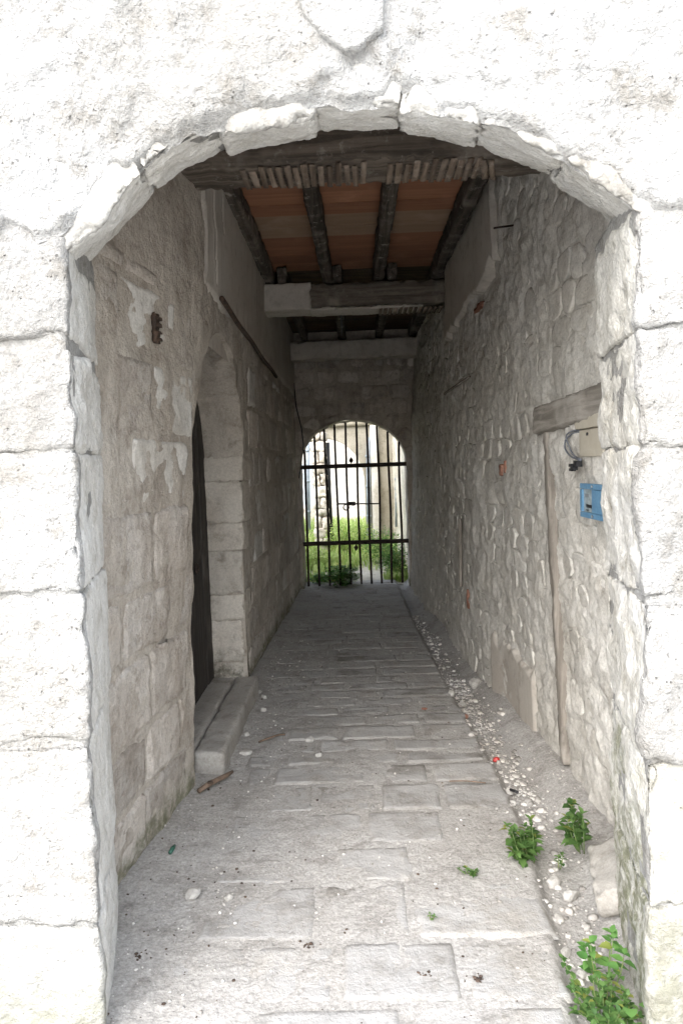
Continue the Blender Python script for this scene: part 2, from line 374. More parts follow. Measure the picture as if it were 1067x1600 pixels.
M['shaded_arch_plaster'] = stone_mat('shade_toned_plaster', (.17, .15, .11), (.29, .265, .21), (.36, .335, .28), rand=.05, streak=.4, big=1.1, pit=.4)  # yard plaster darkened, the arch wall's shade put into its colour
M['white_wall'] = stone_mat('whitewashed_wall', (.28, .25, .20), (.46, .435, .385), (.55, .53, .49), rand=.05, streak=.3, big=.9, pit=.3)
M['yard_wall'] = stone_mat('yard_plaster', (.34, .30, .22), (.54, .49, .39), (.66, .62, .53), rand=.05, streak=.5, big=1.1, pit=.5)
M['yard_stone'] = stone_mat('ruin_stone', (.26, .22, .17), (.46, .41, .35), (.60, .56, .50), rand=.18, streak=.3, pit=.5)
M['paleblue'] = plain_mat('pale_blue_paint', (.40, .44, .46), .6, col2=(.33, .37, .39), scale=6)
M['zinc'] = plain_mat('grey_pipe', (.30, .34, .37), .5, .3, col2=(.24, .27, .30), scale=9)
M['earth'] = stone_mat('yard_earth', (.28, .25, .19), (.46, .43, .36), (.56, .53, .47), rand=.02, streak=0, pit=.6)
M['street'] = stone_mat('street_paving', (.42, .40, .36), (.58, .565, .535), (.66, .65, .625), rand=.02, streak=0, pit=.3)

# ------------------------------------------------------------------ the shape of the passage
def prof(ys, xs): return lambda Y: np.interp(Y, ys, xs)
_lb = prof([2.3, 2.7, 3.6, 5.6, 8.4, 9.7], [-1.0, -.985, -.89, -.885, -.81, -.80])
_lt = prof([2.3, 3.0, 3.65, 6.28, 9.0, 9.7], [-.92, -.83, -.745, -.775, -.79, -.79])
_rb = prof([2.3, 3.0, 3.67, 4.68, 5.15, 5.9, 7.0, 8.3, 9.7], [1.10, 1.075, 1.055, .995, .90, .85, .82, .72, .69])
_rt = prof([2.3, 3.35, 4.5, 6.28, 9.0, 9.7], [1.06, .97, .93, .85, .815, .80])
def XL(Y, z): t = np.clip(z / 3.0, 0, 1.2); return _lb(Y) + (_lt(Y) - _lb(Y)) * t
def XR(Y, z): t = np.clip(z / 3.0, 0, 1.2); return _rb(Y) + (_rt(Y) - _rb(Y)) * t
def mort_l(Y, z): return .012 * f2(Y, z, 2.2, 3, .5, 1) + .006 * f2(Y, z, 9, 4, .55, 2)
def mort_r(Y, z): return .022 * f2(Y, z, 2.0, 3, .5, 3) + .013 * f2(Y, z, 6.0, 6, .65, 4) + .0055 * f2(Y, z, 24, 3, .6, 5) + .004
_pe = prof([1.4, 1.96, 2.28, 3.0, 3.61, 5.06, 7.62, 9.9], [.55, .585, .63, .70, .70, .63, .55, .52])      # right edge of the paving
def gut_w(Y): return np.interp(Y, [1.4, 2.4, 3.6, 5.0, 7.6, 10], [.20, .19, .17, .20, .12, .10])
def floor_h(X, Y):
    e = X - _pe(Y); g = gut_w(Y)
    chan = sstep(-.03, .03, e) * (1 - sstep(g - .03, g + .10, e))
    ledge = sstep(g + .02, g + .16, e)
    lf = sstep(-.62, -1.0, X)
    return -.055 * chan + ledge * (.035 + .02 * f2(X, Y, 2.2, 3, .5, 7)) + .022 * lf + .0055 * f2(X, Y, 2.4, 4, .55, 8) + .0025 * f2(X, Y, 16, 4, .6, 9)

def patch(F, a0, a1, b0, b1, h, res=.022, rnd=.03, sink=.035, amp=.006, seed=0.0, tilt=.004, wob=.012, corner=.0):
    """one stone face: a grid in the wall's own (a, b) frame whose rim curves back into the joint"""
    A, Bq = np.meshgrid(lin(a0, a1, res), lin(b0, b1, res), indexing='ij')
    ca, cb, ha, hb = (a0 + a1) / 2, (b0 + b1) / 2, (a1 - a0) / 2, (b1 - b0) / 2
    wo = wob * f2(A, Bq, 5.0, 3, .55, seed + 20)
    da, db = ha - np.abs(A - ca), hb - np.abs(Bq - cb)
    cr = min(corner or .06, .5 * min(ha, hb))
    qa, qb = np.maximum(cr - da, 0), np.maximum(cr - db, 0)
    de = np.where((qa > 0) & (qb > 0), cr - np.sqrt(qa ** 2 + qb ** 2), np.minimum(da, db)) + wo - wob * .4
    ta, tb = np.random.default_rng(int(seed * 97) + 3).normal(0, tilt, 2)
    k = np.clip(de / rnd, -.3, 1); prof_ = np.where(k > 0, np.sqrt(np.clip(1 - (1 - np.clip(k, 0, 1)) ** 2, 0, 1)), k)
    H = h + ta * (A - ca) / ha + tb * (Bq - cb) / hb + amp * f2(A, Bq, 7, 4, .55, seed + 5) - sink * (1 - prof_)
    return grid_vf(F(A, Bq, H))
def F_left(Y, z, h): return np.stack([XL(Y, z) + h, Y + 0 * h, z + 0 * h], -1)
def F_right(Y, z, h): return np.stack([XR(Y, z) - h, Y + 0 * h, z + 0 * h], -1)
def F_floor(X, Y, h): return np.stack([X + 0 * h, Y + 0 * h, h], -1)
Y_END = 9.42
def F_end(X, z, h): return np.stack([X + 0 * h, Y_END - h, z + 0 * h], -1)

# ------------------------------------------------------------------ ground sheets
A, Bq = np.meshgrid(np.linspace(-150, 150, 31), np.linspace(-150, 150, 31), indexing='ij')
obj('street_ground', grid_vf(np.stack([A, Bq, 0 * A - .13], -1)), M['street'], kind='structure')
A, Bq = np.meshgrid(np.linspace(-7, 7, 120), np.linspace(-6, 1.5, 60), indexing='ij')
obj('forecourt_ground', grid_vf(np.stack([A, Bq, .012 * f2(A, Bq, 1.5, 3, .5, 44) - .012], -1)), M['street'], kind='structure')
A, Bq = np.meshgrid(lin(-1.25, 1.3, .0125), lin(1.45, 10.0, .0125), indexing='ij')
floor = obj('passage_floor', grid_vf(np.stack([A, Bq, floor_h(A, Bq)], -1)), M['dust'], kind='structure')

# paving: courses of stones across the passage, each its own piece
y = 1.5; k = 0
while y < 9.85:
    dep = random.uniform(.23, .34) if y < 3.4 else random.uniform(.15, .24)
    xr = float(_pe(y + dep / 2)); xl = -.70 + .07 * random.random() if y < 4.5 else -.80
    x = xr
    while x > xl + .08:
        w = random.uniform(.28, .54)
        x0 = max(x - w, xl)
        if x0 - xl < .12: x0 = xl
        if not (y < 3.2 and random.random() < .10):
            hh = random.uniform(-.0005, .0065) - (.004 if (x0 < -.5) else 0)
            g = .008
            obj('paving_stone', patch(F_floor, x0 + g, x - g, y + g, y + dep - g, hh, res=.0165, rnd=.008, sink=.014, amp=.0045, seed=k + 100, tilt=.0025, wob=.014, corner=.02), M['pave'], floor)
        x = x0; k += 1
    y += dep

# ------------------------------------------------------------------ front wall with the low arch
Y_F, Y_B = 1.92, 2.50
DEP = Y_B - Y_F; KF = Y_F / 2.15
def zf(z): return 1.64 + (z - 1.64) * KF
fac = empty('front_wall', (0, 2.3, 0), label='sunlit white limestone front wall with a low segmental archway', cat='wall', kind='thing')
XF = .762
def lit_wash_faces(o, mat, test):                # whitewash with painted-in light: paler second material where test(centres) holds
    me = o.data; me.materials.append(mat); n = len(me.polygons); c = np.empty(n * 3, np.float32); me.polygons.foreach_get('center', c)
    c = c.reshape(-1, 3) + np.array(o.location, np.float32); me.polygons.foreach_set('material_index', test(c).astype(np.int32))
def jamb_in(side, t, z):                     # inner face of the jamb: front edge t=0, back edge t=1
    f_ = XF + .014 * (1 - np.clip(z / 2, 0, 1.2)); b_ = (.894 if side < 0 else .850) + .042 * (1 - np.clip(z / 2, 0, 1.2))
    return f_ + (b_ - f_) * t
def jamb_warp(side, xo, z0, z1):
    def w(P):
        t = (P[:, 1] + DEP / 2) / DEP; Z = (z0 + z1) / 2 + P[:, 2]
        xin = jamb_in(side, t, Z); u = P[:, 0] / (xo - XF) + .5            # 0 inner, 1 outer
        return np.stack([side * (xin + (xo - xin) * u), Y_F + DEP / 2 + P[:, 1], Z], -1)
    return w
for side, js in ((-1, [-.25, .197, .797, 1.277, 1.713, 2.062, 2.36]), (1, [-.25, .217, .693, 1.196, 1.664, 2.026, 2.39])):
    js = [zf(z) for z in js]; js[0] = -.12
    for i in range(len(js) - 1):
        z0, z1 = js[i] + .002, js[i + 1] - .002
        if side < 0 and i == 4: z1 -= .020
        xo = XF + random.uniform(.46, .66)
        off = random.uniform(-.010, .006)
        mt = M['lime_moss'] if side > 0 and i < 2 else M['lime_damp'] if i == 0 else M['lime']
        wf = jamb_warp(side, xo, z0, z1)
        blk = obj('stone_block', rough_box(xo - XF, DEP, z1 - z0, .0115, .009, .021 if side > 0 else .018 if i == 4 else .012, 4.0 if side > 0 else 4.2, .017, seed=i + 7 * side + 30, octv=6,
            warp=lambda P, wf=wf, off=off: wf(P) + np.array([0, off, 0])), mt, fac)
        lit_wash_faces(blk, M['lit_limewash' if side < 0 else 'lit_limewash_moss'], lambda c, side=side: (np.abs(c[:, 0]) - jamb_in(side, (c[:, 1] - Y_F) / DEP, c[:, 2]) < .075) & (c[:, 1] > Y_F + .032))
        xa = xo
        while xa < 2.5:                                  # the courses go on beyond the picture
            xb = xa + random.uniform(.5, .8)
            obj('stone_block', rough_box(xb - xa - .012, DEP - .02, z1 - z0, .05, .016, .010, 5, .01, seed=i + xa, warp=lambda P, xa=xa, xb=xb, z0=z0, z1=z1, side=side: P + np.array([side * (xa + xb) / 2, Y_F + DEP / 2, (z0 + z1) / 2])), M['lime'], fac)
            xa = xb
# mortar core behind the blocks, just short of their faces
for side in (-1, 1):
    wf = jamb_warp(side, 2.6, -.12, zf(2.42))
    obj('mortar_core', rough_box(2.6 - XF, DEP, zf(2.42) + .12, .025, .01, .006, 8, .0, seed=3, warp=lambda P, wf=wf, side=side: wf(P * np.array([1, .95, 1])) + np.array([side * .012, 0, 0])), M['lime'], fac)
for side in (-1, 1):                         # bedding under the arch springing
    wf = jamb_warp(side, 1.15, zf(2.30), zf(2.46))
    obj('springer_stone', rough_box(1.15 - XF, DEP, zf(2.46) - zf(2.30), .02, .012, .008, 6, .012, seed=44 + side, warp=lambda P, wf=wf, side=side: wf(P * np.array([1, .985, 1])) + np.array([side * .002, 0, 0])), M['lime'], fac)
# voussoirs
CZf, Rf, CZb, Rb = zf(1.43), 1.262 * KF, 1.415, 1.372
jx = [KF * x for x in (-.85, -.605, -.37, -.09, .165, .405, .641, .85)]
th = [math.atan2(x, math.sqrt(Rf ** 2 - x ** 2)) for x in jx]
roff = [.0, .014, -.012, .004, -.004, .006, .0]
def arch_pt(a, t, r):                       # angle, depth 0..1, height above the intrados
    R = Rf + (Rb - Rf) * t + r - .04 * sstep(.42, .70, -a); cz = CZf + (CZb - CZf) * t
    return np.stack([np.sin(a) * R, Y_F + DEP * t, cz + np.cos(a) * R], -1)
for i in range(7):
    a0, a1 = th[i] + (.0015 if i else -.055), th[i + 1] + (-.0015 if i < 6 else .045); tk = .24; am = (a0 + a1) / 2
    def vw(P, am=am, i=i):
        t = (P[:, 1] + DEP / 2) / DEP; a = am + P[:, 0] / Rf
        return arch_pt(a, t, roff[i] + P[:, 2] + tk / 2 + .012 * f2(a * 3, t, 1.2, 2, .5, i))
    vo = obj('voussoir', rough_box((a1 - a0) * Rf, DEP, tk, .010, .007, .014, 5, .036, seed=50 + i, octv=6, warp=vw), M['soffit'], fac)
    lit_wash_faces(vo, M['lit_limewash'], lambda c: (np.hypot(c[:, 0], c[:, 2] - (CZf + (CZb - CZf) * (c[:, 1] - Y_F) / DEP)) - (Rf + (Rb - Rf) * (c[:, 1] - Y_F) / DEP) < .035) & (c[:, 1] > Y_F + .02))  # underside paler than the fronts: bounce light put into its colour
ag, tg = np.meshgrid(np.linspace(th[0] - .05, th[-1] + .05, 120), np.linspace(.03, 1.0, 30), indexing='ij')
obj('arch_mortar', grid_vf(arch_pt(ag, tg, .022 + .006 * f2(ag * 3, tg, 4, 3, .5, 59))), M['lime'], fac)
# rough render over the arch: ragged lower edge, turned back into the wall
def extr(X): Xc = np.clip(np.abs(X), 0, XF); return CZf + np.sqrt(Rf ** 2 - Xc ** 2)
def render_sheet(x0, x1, res, z_of):
    xs = lin(x0, x1, res); vs = np.linspace(0, 1, int(2.1 / res) + 1) ** 1.25
    Xg, V = np.meshgrid(xs, vs, indexing='ij'); zb = z_of(Xg); Z = zb + (4.4 - zb) * V
    d = .030 * sstep(0, .035, Z - zb) - .020
    relief = .020 * f2(Xg, Z, 2.1, 3, .5, 60) + .012 * f2(Xg, Z, 7, 6, .62, 61)
    rag = sstep(-.1, .35, f2(Xg, Z, 2.7, 3, .5, 63) + 1.6 * (Z - zb) - .15)     # patches where the coat has come away
    d = d + relief + .020 * rag
    rg = np.random.default_rng(77)
    for _ in range(46):
        px, pz, pr_ = rg.uniform(-1.2, 1.2), rg.uniform(2.4, 3.4), rg.uniform(.006, .026)
        d = d - rg.uniform(.5, 1.1) * pr_ * np.exp(-(((Xg - px) / pr_) ** 2 + ((Z - pz) / (pr_ * rg.uniform(.5, 1.2))) ** 2))
    return grid_vf(np.stack([Xg, Y_F - d, Z], -1))
obj('render_coat', render_sheet(-1.25, 1.25, .0105, lambda X: extr(X) + .010 + .075 * np.clip(f2(X, 0 * X, 3.4, 4, .65, 64) + .1, 0, 1) - .02 * sstep(XF - .05, XF + .1, np.abs(X)) + .012 * f2(X, 0 * X, 9, 3, .6, 66)), M['render'], fac)
for s in (-1, 1):
    a, b = sorted((s * 1.25, s * 2.6)); obj('render_coat', render_sheet(a, b, .05, lambda X: 0 * X + zf(2.36)), M['render'], fac)
def core(yy, cz, R, hw, pad):
    cols = []
    for x in lin(-2.6, 2.6, .04):
        z0 = cz + math.sqrt(R * R - min(abs(x), hw) ** 2) + pad if abs(x) < hw else zf(2.36)
        q = np.linspace(z0, 4.4, 20); cols.append(np.stack([x + 0 * q, yy + 0 * q, q], -1))
    return grid_vf(np.stack(cols))
obj('wall_core', join_vf([core(Y_F + .05, CZf, Rf, XF, .10), core(Y_B - .005, CZb, Rb, .93, .10)]), M['lime'], fac)
# pendant of cut stone above the crown
sh = [(KF * x, zf(z)) for x, z in ((-.118, 3.25), (-.118, 2.98), (-.105, 2.925), (-.06, 2.868), (.012, 2.822), (.05, 2.825), (.075, 2.848), (.118, 2.878), (.125, 2.96), (.128, 3.25))]
def shield():
    # ordered ring, extruded with rounded rim
    pts = np.array(sh); c = pts.mean(0); c[1] = zf(3.02)
    seg = []
    for i in range(len(pts)):
        a, b = pts[i], pts[(i + 1) % len(pts)]; n = max(1, int(np.linalg.norm(b - a) / .018))
        for t in range(n): seg.append(a + (b - a) * t / n)
    seg = np.array(seg); rings = []
    for s_, d in ((1.0, -.05), (1.0, .030), (.985, .038), (.95, .042), (.7, .042), (.4, .042), (.1, .042)):
        q = c + (seg - c) * s_; q3 = np.stack([q[:, 0], np.full(len(q), Y_F - .022 - d), q[:, 1]], -1)
        q3[:, 1] -= .005 * fbm(q3, 14, 4, .6, 70); q3[:, 0] += .004 * fbm(q3, 18, 3, .5, 71); rings.append(q3)
    P = np.stack(rings); P = np.concatenate([P, P[:, :1]], 1)
    return grid_vf(P)
obj('pendant_stone', shield(), M['render'], fac, label='smooth shield-shaped pendant stone above the crown')

# ------------------------------------------------------------------ left wall
lw = empty('left_wall', (-.9, 5.5, 0), label='brownish stone wall with an arched doorway on the left of the passage', cat='wall', kind='thing')
D0, D1, DC, DR, DS = 3.54, 5.05, 4.295, .755, 1.70
def arch_z(Y): return DS + np.sqrt(np.clip(DR ** 2 - (Y - DC) ** 2, 0, None))
def lsheet(ys, z0f, z1, res):
    n = int(z1 / res); Yg, V = np.meshgrid(ys, np.linspace(0, 1, n + 1), indexing='ij'); zb_ = z0f(Yg); Z = zb_ + (z1 - zb_) * V
    return grid_vf(F_left(Yg, Z, mort_l(Yg, Z)))
parts = [lsheet(lin(2.42, D0, .014), lambda Y: 0 * Y - .06, 3.7, .016), lsheet(np.linspace(D0, D1, 130), arch_z, 3.7, .016), lsheet(lin(D1, 9.75, .016), lambda Y: 0 * Y - .06, 3.7, .018)]
# arch soffit and near jamb, running back to the door
tt = np.linspace(math.pi, 0, 90); Ya = DC + DR * np.cos(tt); Za = DS + DR * np.sin(tt)
Ya = np.concatenate([np.full(60, D0), Ya]); Za = np.concatenate([np.linspace(-.06, DS, 60, endpoint=False), Za])
dp = np.linspace(0, 1, 14)
Yg, Dg = np.meshgrid(Ya, dp, indexing='ij'); Zg, _ = np.meshgrid(Za, dp, indexing='ij')
x0 = XL(Yg, Zg) + mort_l(Yg, Zg); Xg = x0 + (-1.14 - x0) * Dg
nzz = .010 * f2(Yg * 1.3 + Zg, Xg * 2, 5, 4, .55, 12) * sstep(0, .2, Dg)
parts.append(grid_vf(np.stack([Xg, Yg + nzz, Zg + nzz], -1)))
obj('mortar_face', join_vf(parts), M['left'], lw)
# stone blocks in courses
k = 0; z = .02
while z < 2.5:
    hgt = random.uniform(.25, .35); y = 2.46 - random.random() * .25
    while y < 9.35:
        ln = random.uniform(.34, .62); y1 = min(y + ln, 9.4); k += 1
        for (s0, s1) in ((2.46, D0), (D1 + .28, 9.4)):
            a, b = max(y, s0), min(y1, s1)
            if b - a < .11: continue
            if a < DC + DR + .05 and b > DC - DR - .05 and z + hgt > 1.6 and s0 < 3 and b > D0 - .02 and z > 2.0: pass
            h = random.uniform(-.010, .010) if s0 < 3 else random.uniform(-.006, .012)
            if s0 < 3: h = random.uniform(-.002, .012) if z < 1.2 else random.uniform(-.010, .007)
            obj('stone_block', patch(F_left, a + .006, b - .006, z + .006, min(z + hgt, 2.52) - .006, h, res=.016 if a < 5.6 else .026, rnd=.014, sink=.025, amp=.008, seed=k + 300, tilt=.005, wob=.012, corner=.022), M['leftb'] if random.random() > .12 else M['pale_block'], lw)
        y = y1
    z += hgt
# far jamb of the doorway: stacked quoins that face the camera
zz = [-.05, .24, .55, .74, 1.06, 1.26, 1.56, 1.74]
for i in range(7):
    z0, z1 = zz[i], zz[i + 1]; yl = random.uniform(.26, .42); zm = (z0 + z1) / 2
    xr_ = float(XL(5.2, zm)) + random.uniform(.004, .014)
    obj('quoin_stone', rough_box(xr_ + 1.14, yl, z1 - z0 - .001, .013, .007, .010, 6, .016, seed=80 + i, octv=5, warp=lambda P, xr_=xr_, yl=yl, zm=zm: P + np.array([(xr_ - 1.14) / 2, D1 - .01 + yl / 2, zm])), M['quoin'], lw)
Xg, Zg = np.meshgrid(lin(-1.16, -.84, .015), lin(-.05, 1.75, .015), indexing='ij')
obj('joint_mortar', grid_vf(np.stack([Xg, D1 + .002 + .006 * f2(Xg, Zg, 9, 3, .55, 13), Zg], -1)), M['left'], lw)
# smooth plaster on the upper wall
Yg, Zg = np.meshgrid(lin(2.6, 9.6, .018), lin(2.35, 3.7, .018), indexing='ij')
edge = 2.60 + .03 * f2(Yg, Zg, 1.2, 3, .6, 14) + .018 * f2(Yg, Zg, 9, 3, .6, 15)
msk = sstep(-.015, .02, Zg - edge) * sstep(-.012, .012, Yg - 3.72 - .05 * f2(Yg, Zg, 2.0, 3, .6, 16) - .02 * f2(Zg, Yg, 8, 3, .6, 17))
h = -.032 + .050 * msk + .004 * f2(Yg, Zg, 2, 2, .5, 18)
# long cracks with lifted lips
for (cy0, cz0, cy1, cz1) in ((3.86, 3.35, 3.98, 2.80), (4.12, 3.4, 4.25, 3.05), (3.95, 2.95, 3.99, 2.70)):
    t = np.clip(((Yg - cy0) * (cy1 - cy0) + (Zg - cz0) * (cz1 - cz0)) / ((cy1 - cy0) ** 2 + (cz1 - cz0) ** 2), 0, 1)
    dist = np.hypot(Yg - cy0 - t * (cy1 - cy0) + .02 * f2(Zg, Yg, 6, 2, .5, 19), Zg - cz0 - t * (cz1 - cz0))
    h = h - .045 * np.exp(-(dist / .011) ** 2) + .004 * np.exp(-((dist - .03) / .02) ** 2)
obj('upper_plaster', grid_vf(F_left(Yg, Zg, h)), M['plaster'], lw, label='smooth grey plaster on the upper wall')
# plank door deep in the doorway
dr = empty('door', (-1.13, 4.34, .12)); adopt(dr, lw)
ys = np.linspace(3.42, 5.09, 8)
for i in range(7):
    obj('plank', rbox(-1.13, -1.085 - .004 * (i % 2), ys[i] + .003, ys[i + 1] - .003, .10, 2.56, res=.06, r=.005, amp=.002, seed=i), M['door'], dr, smooth=False)
def ring(c, R, r, n=18, axis='x'):
    pts = []
    for i in range(n + 1):
        a = 2 * math.pi * i / n; o = {'x': (0, math.cos(a), math.sin(a)), 'y': (math.cos(a), 0, math.sin(a))}[axis]; pts.append([c[j] + R * o[j] for j in range(3)])
    return tube(pts, r, 6, False)
obj('ring_handle', ring((-1.07, 4.60, 1.0), .035, .006), M['iron'], dr)
# rusty plate let into the wall near the front
pl = empty('rusty_bracket', (-.82, 3.08, 2.2), label='small rusty iron bracket let into the left wall above head height', cat='bracket')
xw = float(XL(3.08, 2.26))
obj('plate', rbox(xw - .01, xw + .016, 3.045, 3.115, 2.20, 2.33, res=.012, r=.005, amp=.006, edge=.01, seed=5, scale=22), M['rust'], pl)
for i in range(4): obj('rib', rbox(xw + .014, xw + .028, 3.05, 3.11, 2.21 + .03 * i, 2.222 + .03 * i, res=.012, r=.003, amp=.005, seed=i, scale=25), M['rust'], pl)
# long iron strip along the foot of the plaster
pts = [(float(XL(Y, 2.6)) + .035, Y, 2.615 - .024 * (Y - 4.1) + .006 * math.sin(Y * 5)) for Y in np.linspace(4.08, 7.0, 30)]
obj('iron_pipe', tube(pts, .016, 8), M['rust'], label='long rusty pipe fixed along the left wall under the grey plaster', cat='pipe')
# stone step of two slabs in the doorway
obj('door_step', rough_box(.165, 1.40, .15, .014, .016, .006, 5, .012, seed=91, warp=lambda P: P + np.array([-.845, 4.375, .055])), M['step'],
    label='outer grey stone slab of the doorstep, edging the passage floor', cat='step')
obj('door_step', rough_box(.22, 1.50, .16, .014, .014, .005, 5, .012, seed=92, warp=lambda P: P + np.array([-1.045, 4.29, .055])), M['step'],
    label='inner grey stone slab of the doorstep, against the dark door', cat='step')

# ------------------------------------------------------------------ right wall of rubble
rw = empty('right_wall', (1.0, 5.5, 0), label='rough rubble stone wall along the right of the passage', cat='wall', kind='thing')
Yg, Zg = np.meshgrid(lin(2.42, 9.75, .0165), lin(-.08, 3.7, .0165), indexing='ij')
obj('mortar_face', grid_vf(F_right(Yg, Zg, mort_r(Yg, Zg))), M['right'], rw)
def voronoi(pts, box):
    out = []
    for i, p in enumerate(pts):
        d = np.sum((pts - p) ** 2, 1); nb = np.argsort(d)[1:18]
        poly = [np.array(q, float) for q in ((box[0], box[2]), (box[1], box[2]), (box[1], box[3]), (box[0], box[3]))]
        for j in nb:
            n = pts[j] - p; mid = (pts[j] + p) / 2; new = []
            for a in range(len(poly)):
                A_, B_ = poly[a], poly[(a + 1) % len(poly)]; sa, sb = (A_ - mid) @ n, (B_ - mid) @ n
                if sa <= 0: new.append(A_)
                if sa * sb < 0: new.append(A_ + (B_ - A_) * sa / (sa - sb))
            poly = new
            if len(poly) < 3: break
        out.append(np.array(poly))
    return out
def stone_cell(F, poly, c, h, seed, shrink=.93, sink=-.03, sub=2, amp=.006):
    q = c + (poly - c) * shrink
    for _ in range(sub): q = np.stack([.75 * q + .25 * np.roll(q, -1, 0), .25 * q + .75 * np.roll(q, -1, 0)], 1).reshape(-1, 2)
    rg = np.random.default_rng(seed); t0, t1 = rg.normal(0, .04, 2)
    sc_ = np.array([1.0, .985, .94, .82, .5, .2, .0]); hh = np.array([sink, -.006, .5 * h, .9 * h, h, h * 1.02, h * 1.02]); inn = (sc_ < .99)[:, None]
    p = c + (q - c)[None] * sc_[:, None, None]
    H = hh[:, None] + inn * (t0 * (p[..., 0] - c[0]) + t1 * (p[..., 1] - c[1]) + amp * f2(p[..., 0], p[..., 1], 14, 3, .55, seed * .37))
    P = F(p[..., 0], p[..., 1], H); P = np.concatenate([P, P[:, :1]], 1)
    return grid_vf(P)
pts = []
z = .0
while z < 3.45:
    hgt = random.uniform(.085, .17); y = 2.9 + random.random() * .15
    while y < 9.4:
        w = random.uniform(.11, .27); pts.append((y + w / 2 + random.uniform(-.02, .02), (z + hgt / 2 + random.uniform(-.03, .03)) * 1.45)); y += w
    z += hgt
pts = np.array(pts); cells = voronoi(pts, (2.85, 9.5, -.05, 3.5 * 1.45))
stones = []
for p, c in zip(pts, cells):
    if len(c) < 3: continue
    c = c / np.array([1, 1.45]); p = p / np.array([1, 1.45])
    Y, Z_ = p
    if Z_ > 2.72 + .05 * math.sin(Y * 4) and 4.45 < Y < 6.3: continue          # under the plaster
    if 3.55 < Y < 3.72 and Z_ < 1.95: continue                                  # the old post
    if Y < 3.8 and 1.76 < Z_ < 1.98: continue                                   # the old lintel
    if 3.9 < Y < 5.0 and Z_ < .42: continue                                    # low render
    ext = c.max(0) - c.min(0); stones.append((ext[0] * ext[1] / (Y * Y), Y, c, p))
stones.sort(key=lambda s: -s[0]); rest = []
for i, (sc, Y, c, p) in enumerate(stones):
    h = random.uniform(-.005, .007) if random.random() < .85 else random.uniform(-.006, .004)
    vf = stone_cell(F_right, c, p, h, i + 500, shrink=random.uniform(.88, .99), sub=1)
    if i < 295: obj('rubble_stone', vf, M['rubble'], rw)
    else: rest.append(vf)
M['rubble_far'] = stone_mat('far_rubble_stone', (.30, .275, .235), (.51, .485, .435), (.60, .58, .535), rand=.10, streak=.2, big=3.5, pit=.4, bumpd=.012, island=True, stain=.2)
obj('rubble_masonry', join_vf(rest), M['rubble_far'], rw, kind='stuff')
Yg, Zg = np.meshgrid(lin(4.2, 6.5, .014), lin(2.4, 3.6, .014), indexing='ij')
e1 = Zg - (2.86 - .10 * (Yg - 4.5) + .04 * f2(Yg, Zg, 3, 4, .6, 22)); e2 = Yg - 4.46 - .015 * f2(Zg, Yg, 5, 3, .6, 23); e3 = 6.2 - Yg + .1 * f2(Zg, Yg, 3, 3, .6, 24)
h = -.05 + .10 * sstep(-.012, .016, e1) * sstep(-.008, .008, e2) * sstep(-.01, .02, e3) + .004 * f2(Yg, Zg, 2, 2, .5, 25)
obj('upper_plaster', grid_vf(F_right(Yg, Zg, h)), M['plaster'], rw, label='patch of smooth plaster high on the rubble wall')
Yg, Zg = np.meshgrid(lin(3.95, 5.1, .014), lin(-.05, .55, .014), indexing='ij')
h = -.04 + .07 * sstep(-.03, .04, .42 - Zg + .10 * f2(Yg, Zg, 3, 3, .6, 26)) * sstep(-.02, .05, Yg - 4.06) * sstep(-.02, .05, 4.98 - Yg) + .006 * f2(Yg, Zg, 3, 3, .5, 27)
obj('low_render', grid_vf(F_right(Yg, Zg, h)), M['plaster'], rw)
# remains of a blocked opening: lintel and post of old wood set in the wall
xl_ = float(XR(3.3, 1.87))
obj('wood_lintel', rough_box(.09, 1.06, .14, .02, .012, .006, 7, .012, seed=95, warp=lambda P: P + np.stack([P[:, 1] * -.06 + xl_ + .004, 3.235 + 0 * P[:, 0], 1.862 - P[:, 1] * .03], -1)), M['oldwood_y'], rw, label='weathered grey wooden lintel')
obj('wood_post', rough_box(.08, .075, 1.74, .02, .010, .006, 7, .010, seed=96, warp=lambda P: P + np.stack([XR(3.63 + 0 * P[:, 2], P[:, 2] + .92) + .004, 3.63 + 0 * P[:, 2] + .02 * np.sin(P[:, 2] * 2), .92 + 0 * P[:, 2]], -1)), M['oldwood'], rw, label='grey wooden post set upright in the masonry')
for (Y, Z_, dy, dz) in ((4.62, 1.58, .035, .075), (4.53, 1.60, .03, .085), (5.05, 2.72, .12, .04), (4.75, 3.0, .13, .05), (5.6, .55, .04, .16)):
    xw = float(XR(Y, Z_)); obj('brick', rbox(xw - .024, xw + .04, Y - dy, Y + dy, Z_ - dz / 2, Z_ + dz / 2, res=.012, r=.008, amp=.006, edge=.008, seed=Y), M['brick'], rw)
xw = float(XR(4.25, 2.98))
obj('iron_rod', tube([(xw + .05, 4.16, 2.99), (xw - .13, 4.02, 2.93)], .006, 6), M['iron'], label='thin iron rod poking out of the upper right wall', cat='rod')
pts = [(float(XR(5.75, z_)) - .035, 5.75 + .05 * (1.0 - z_), z_) for z_ in np.linspace(.62, 1.18, 8)]
obj('wooden_stick', tube(pts, .017, 7), M['oldwood'], label='short dark wooden stick upright in a slot of the right wall', cat='stick')
pts = [(float(XR(Y, 2.26)) - .03, Y, 2.27 - .012 * (Y - 5.3)) for Y in np.linspace(5.3, 6.4, 8)]
obj('wooden_strip', tube(pts, .010, 6), M['oldwood_y'], label='thin wooden strip bedded level in the right wall', cat='strip')

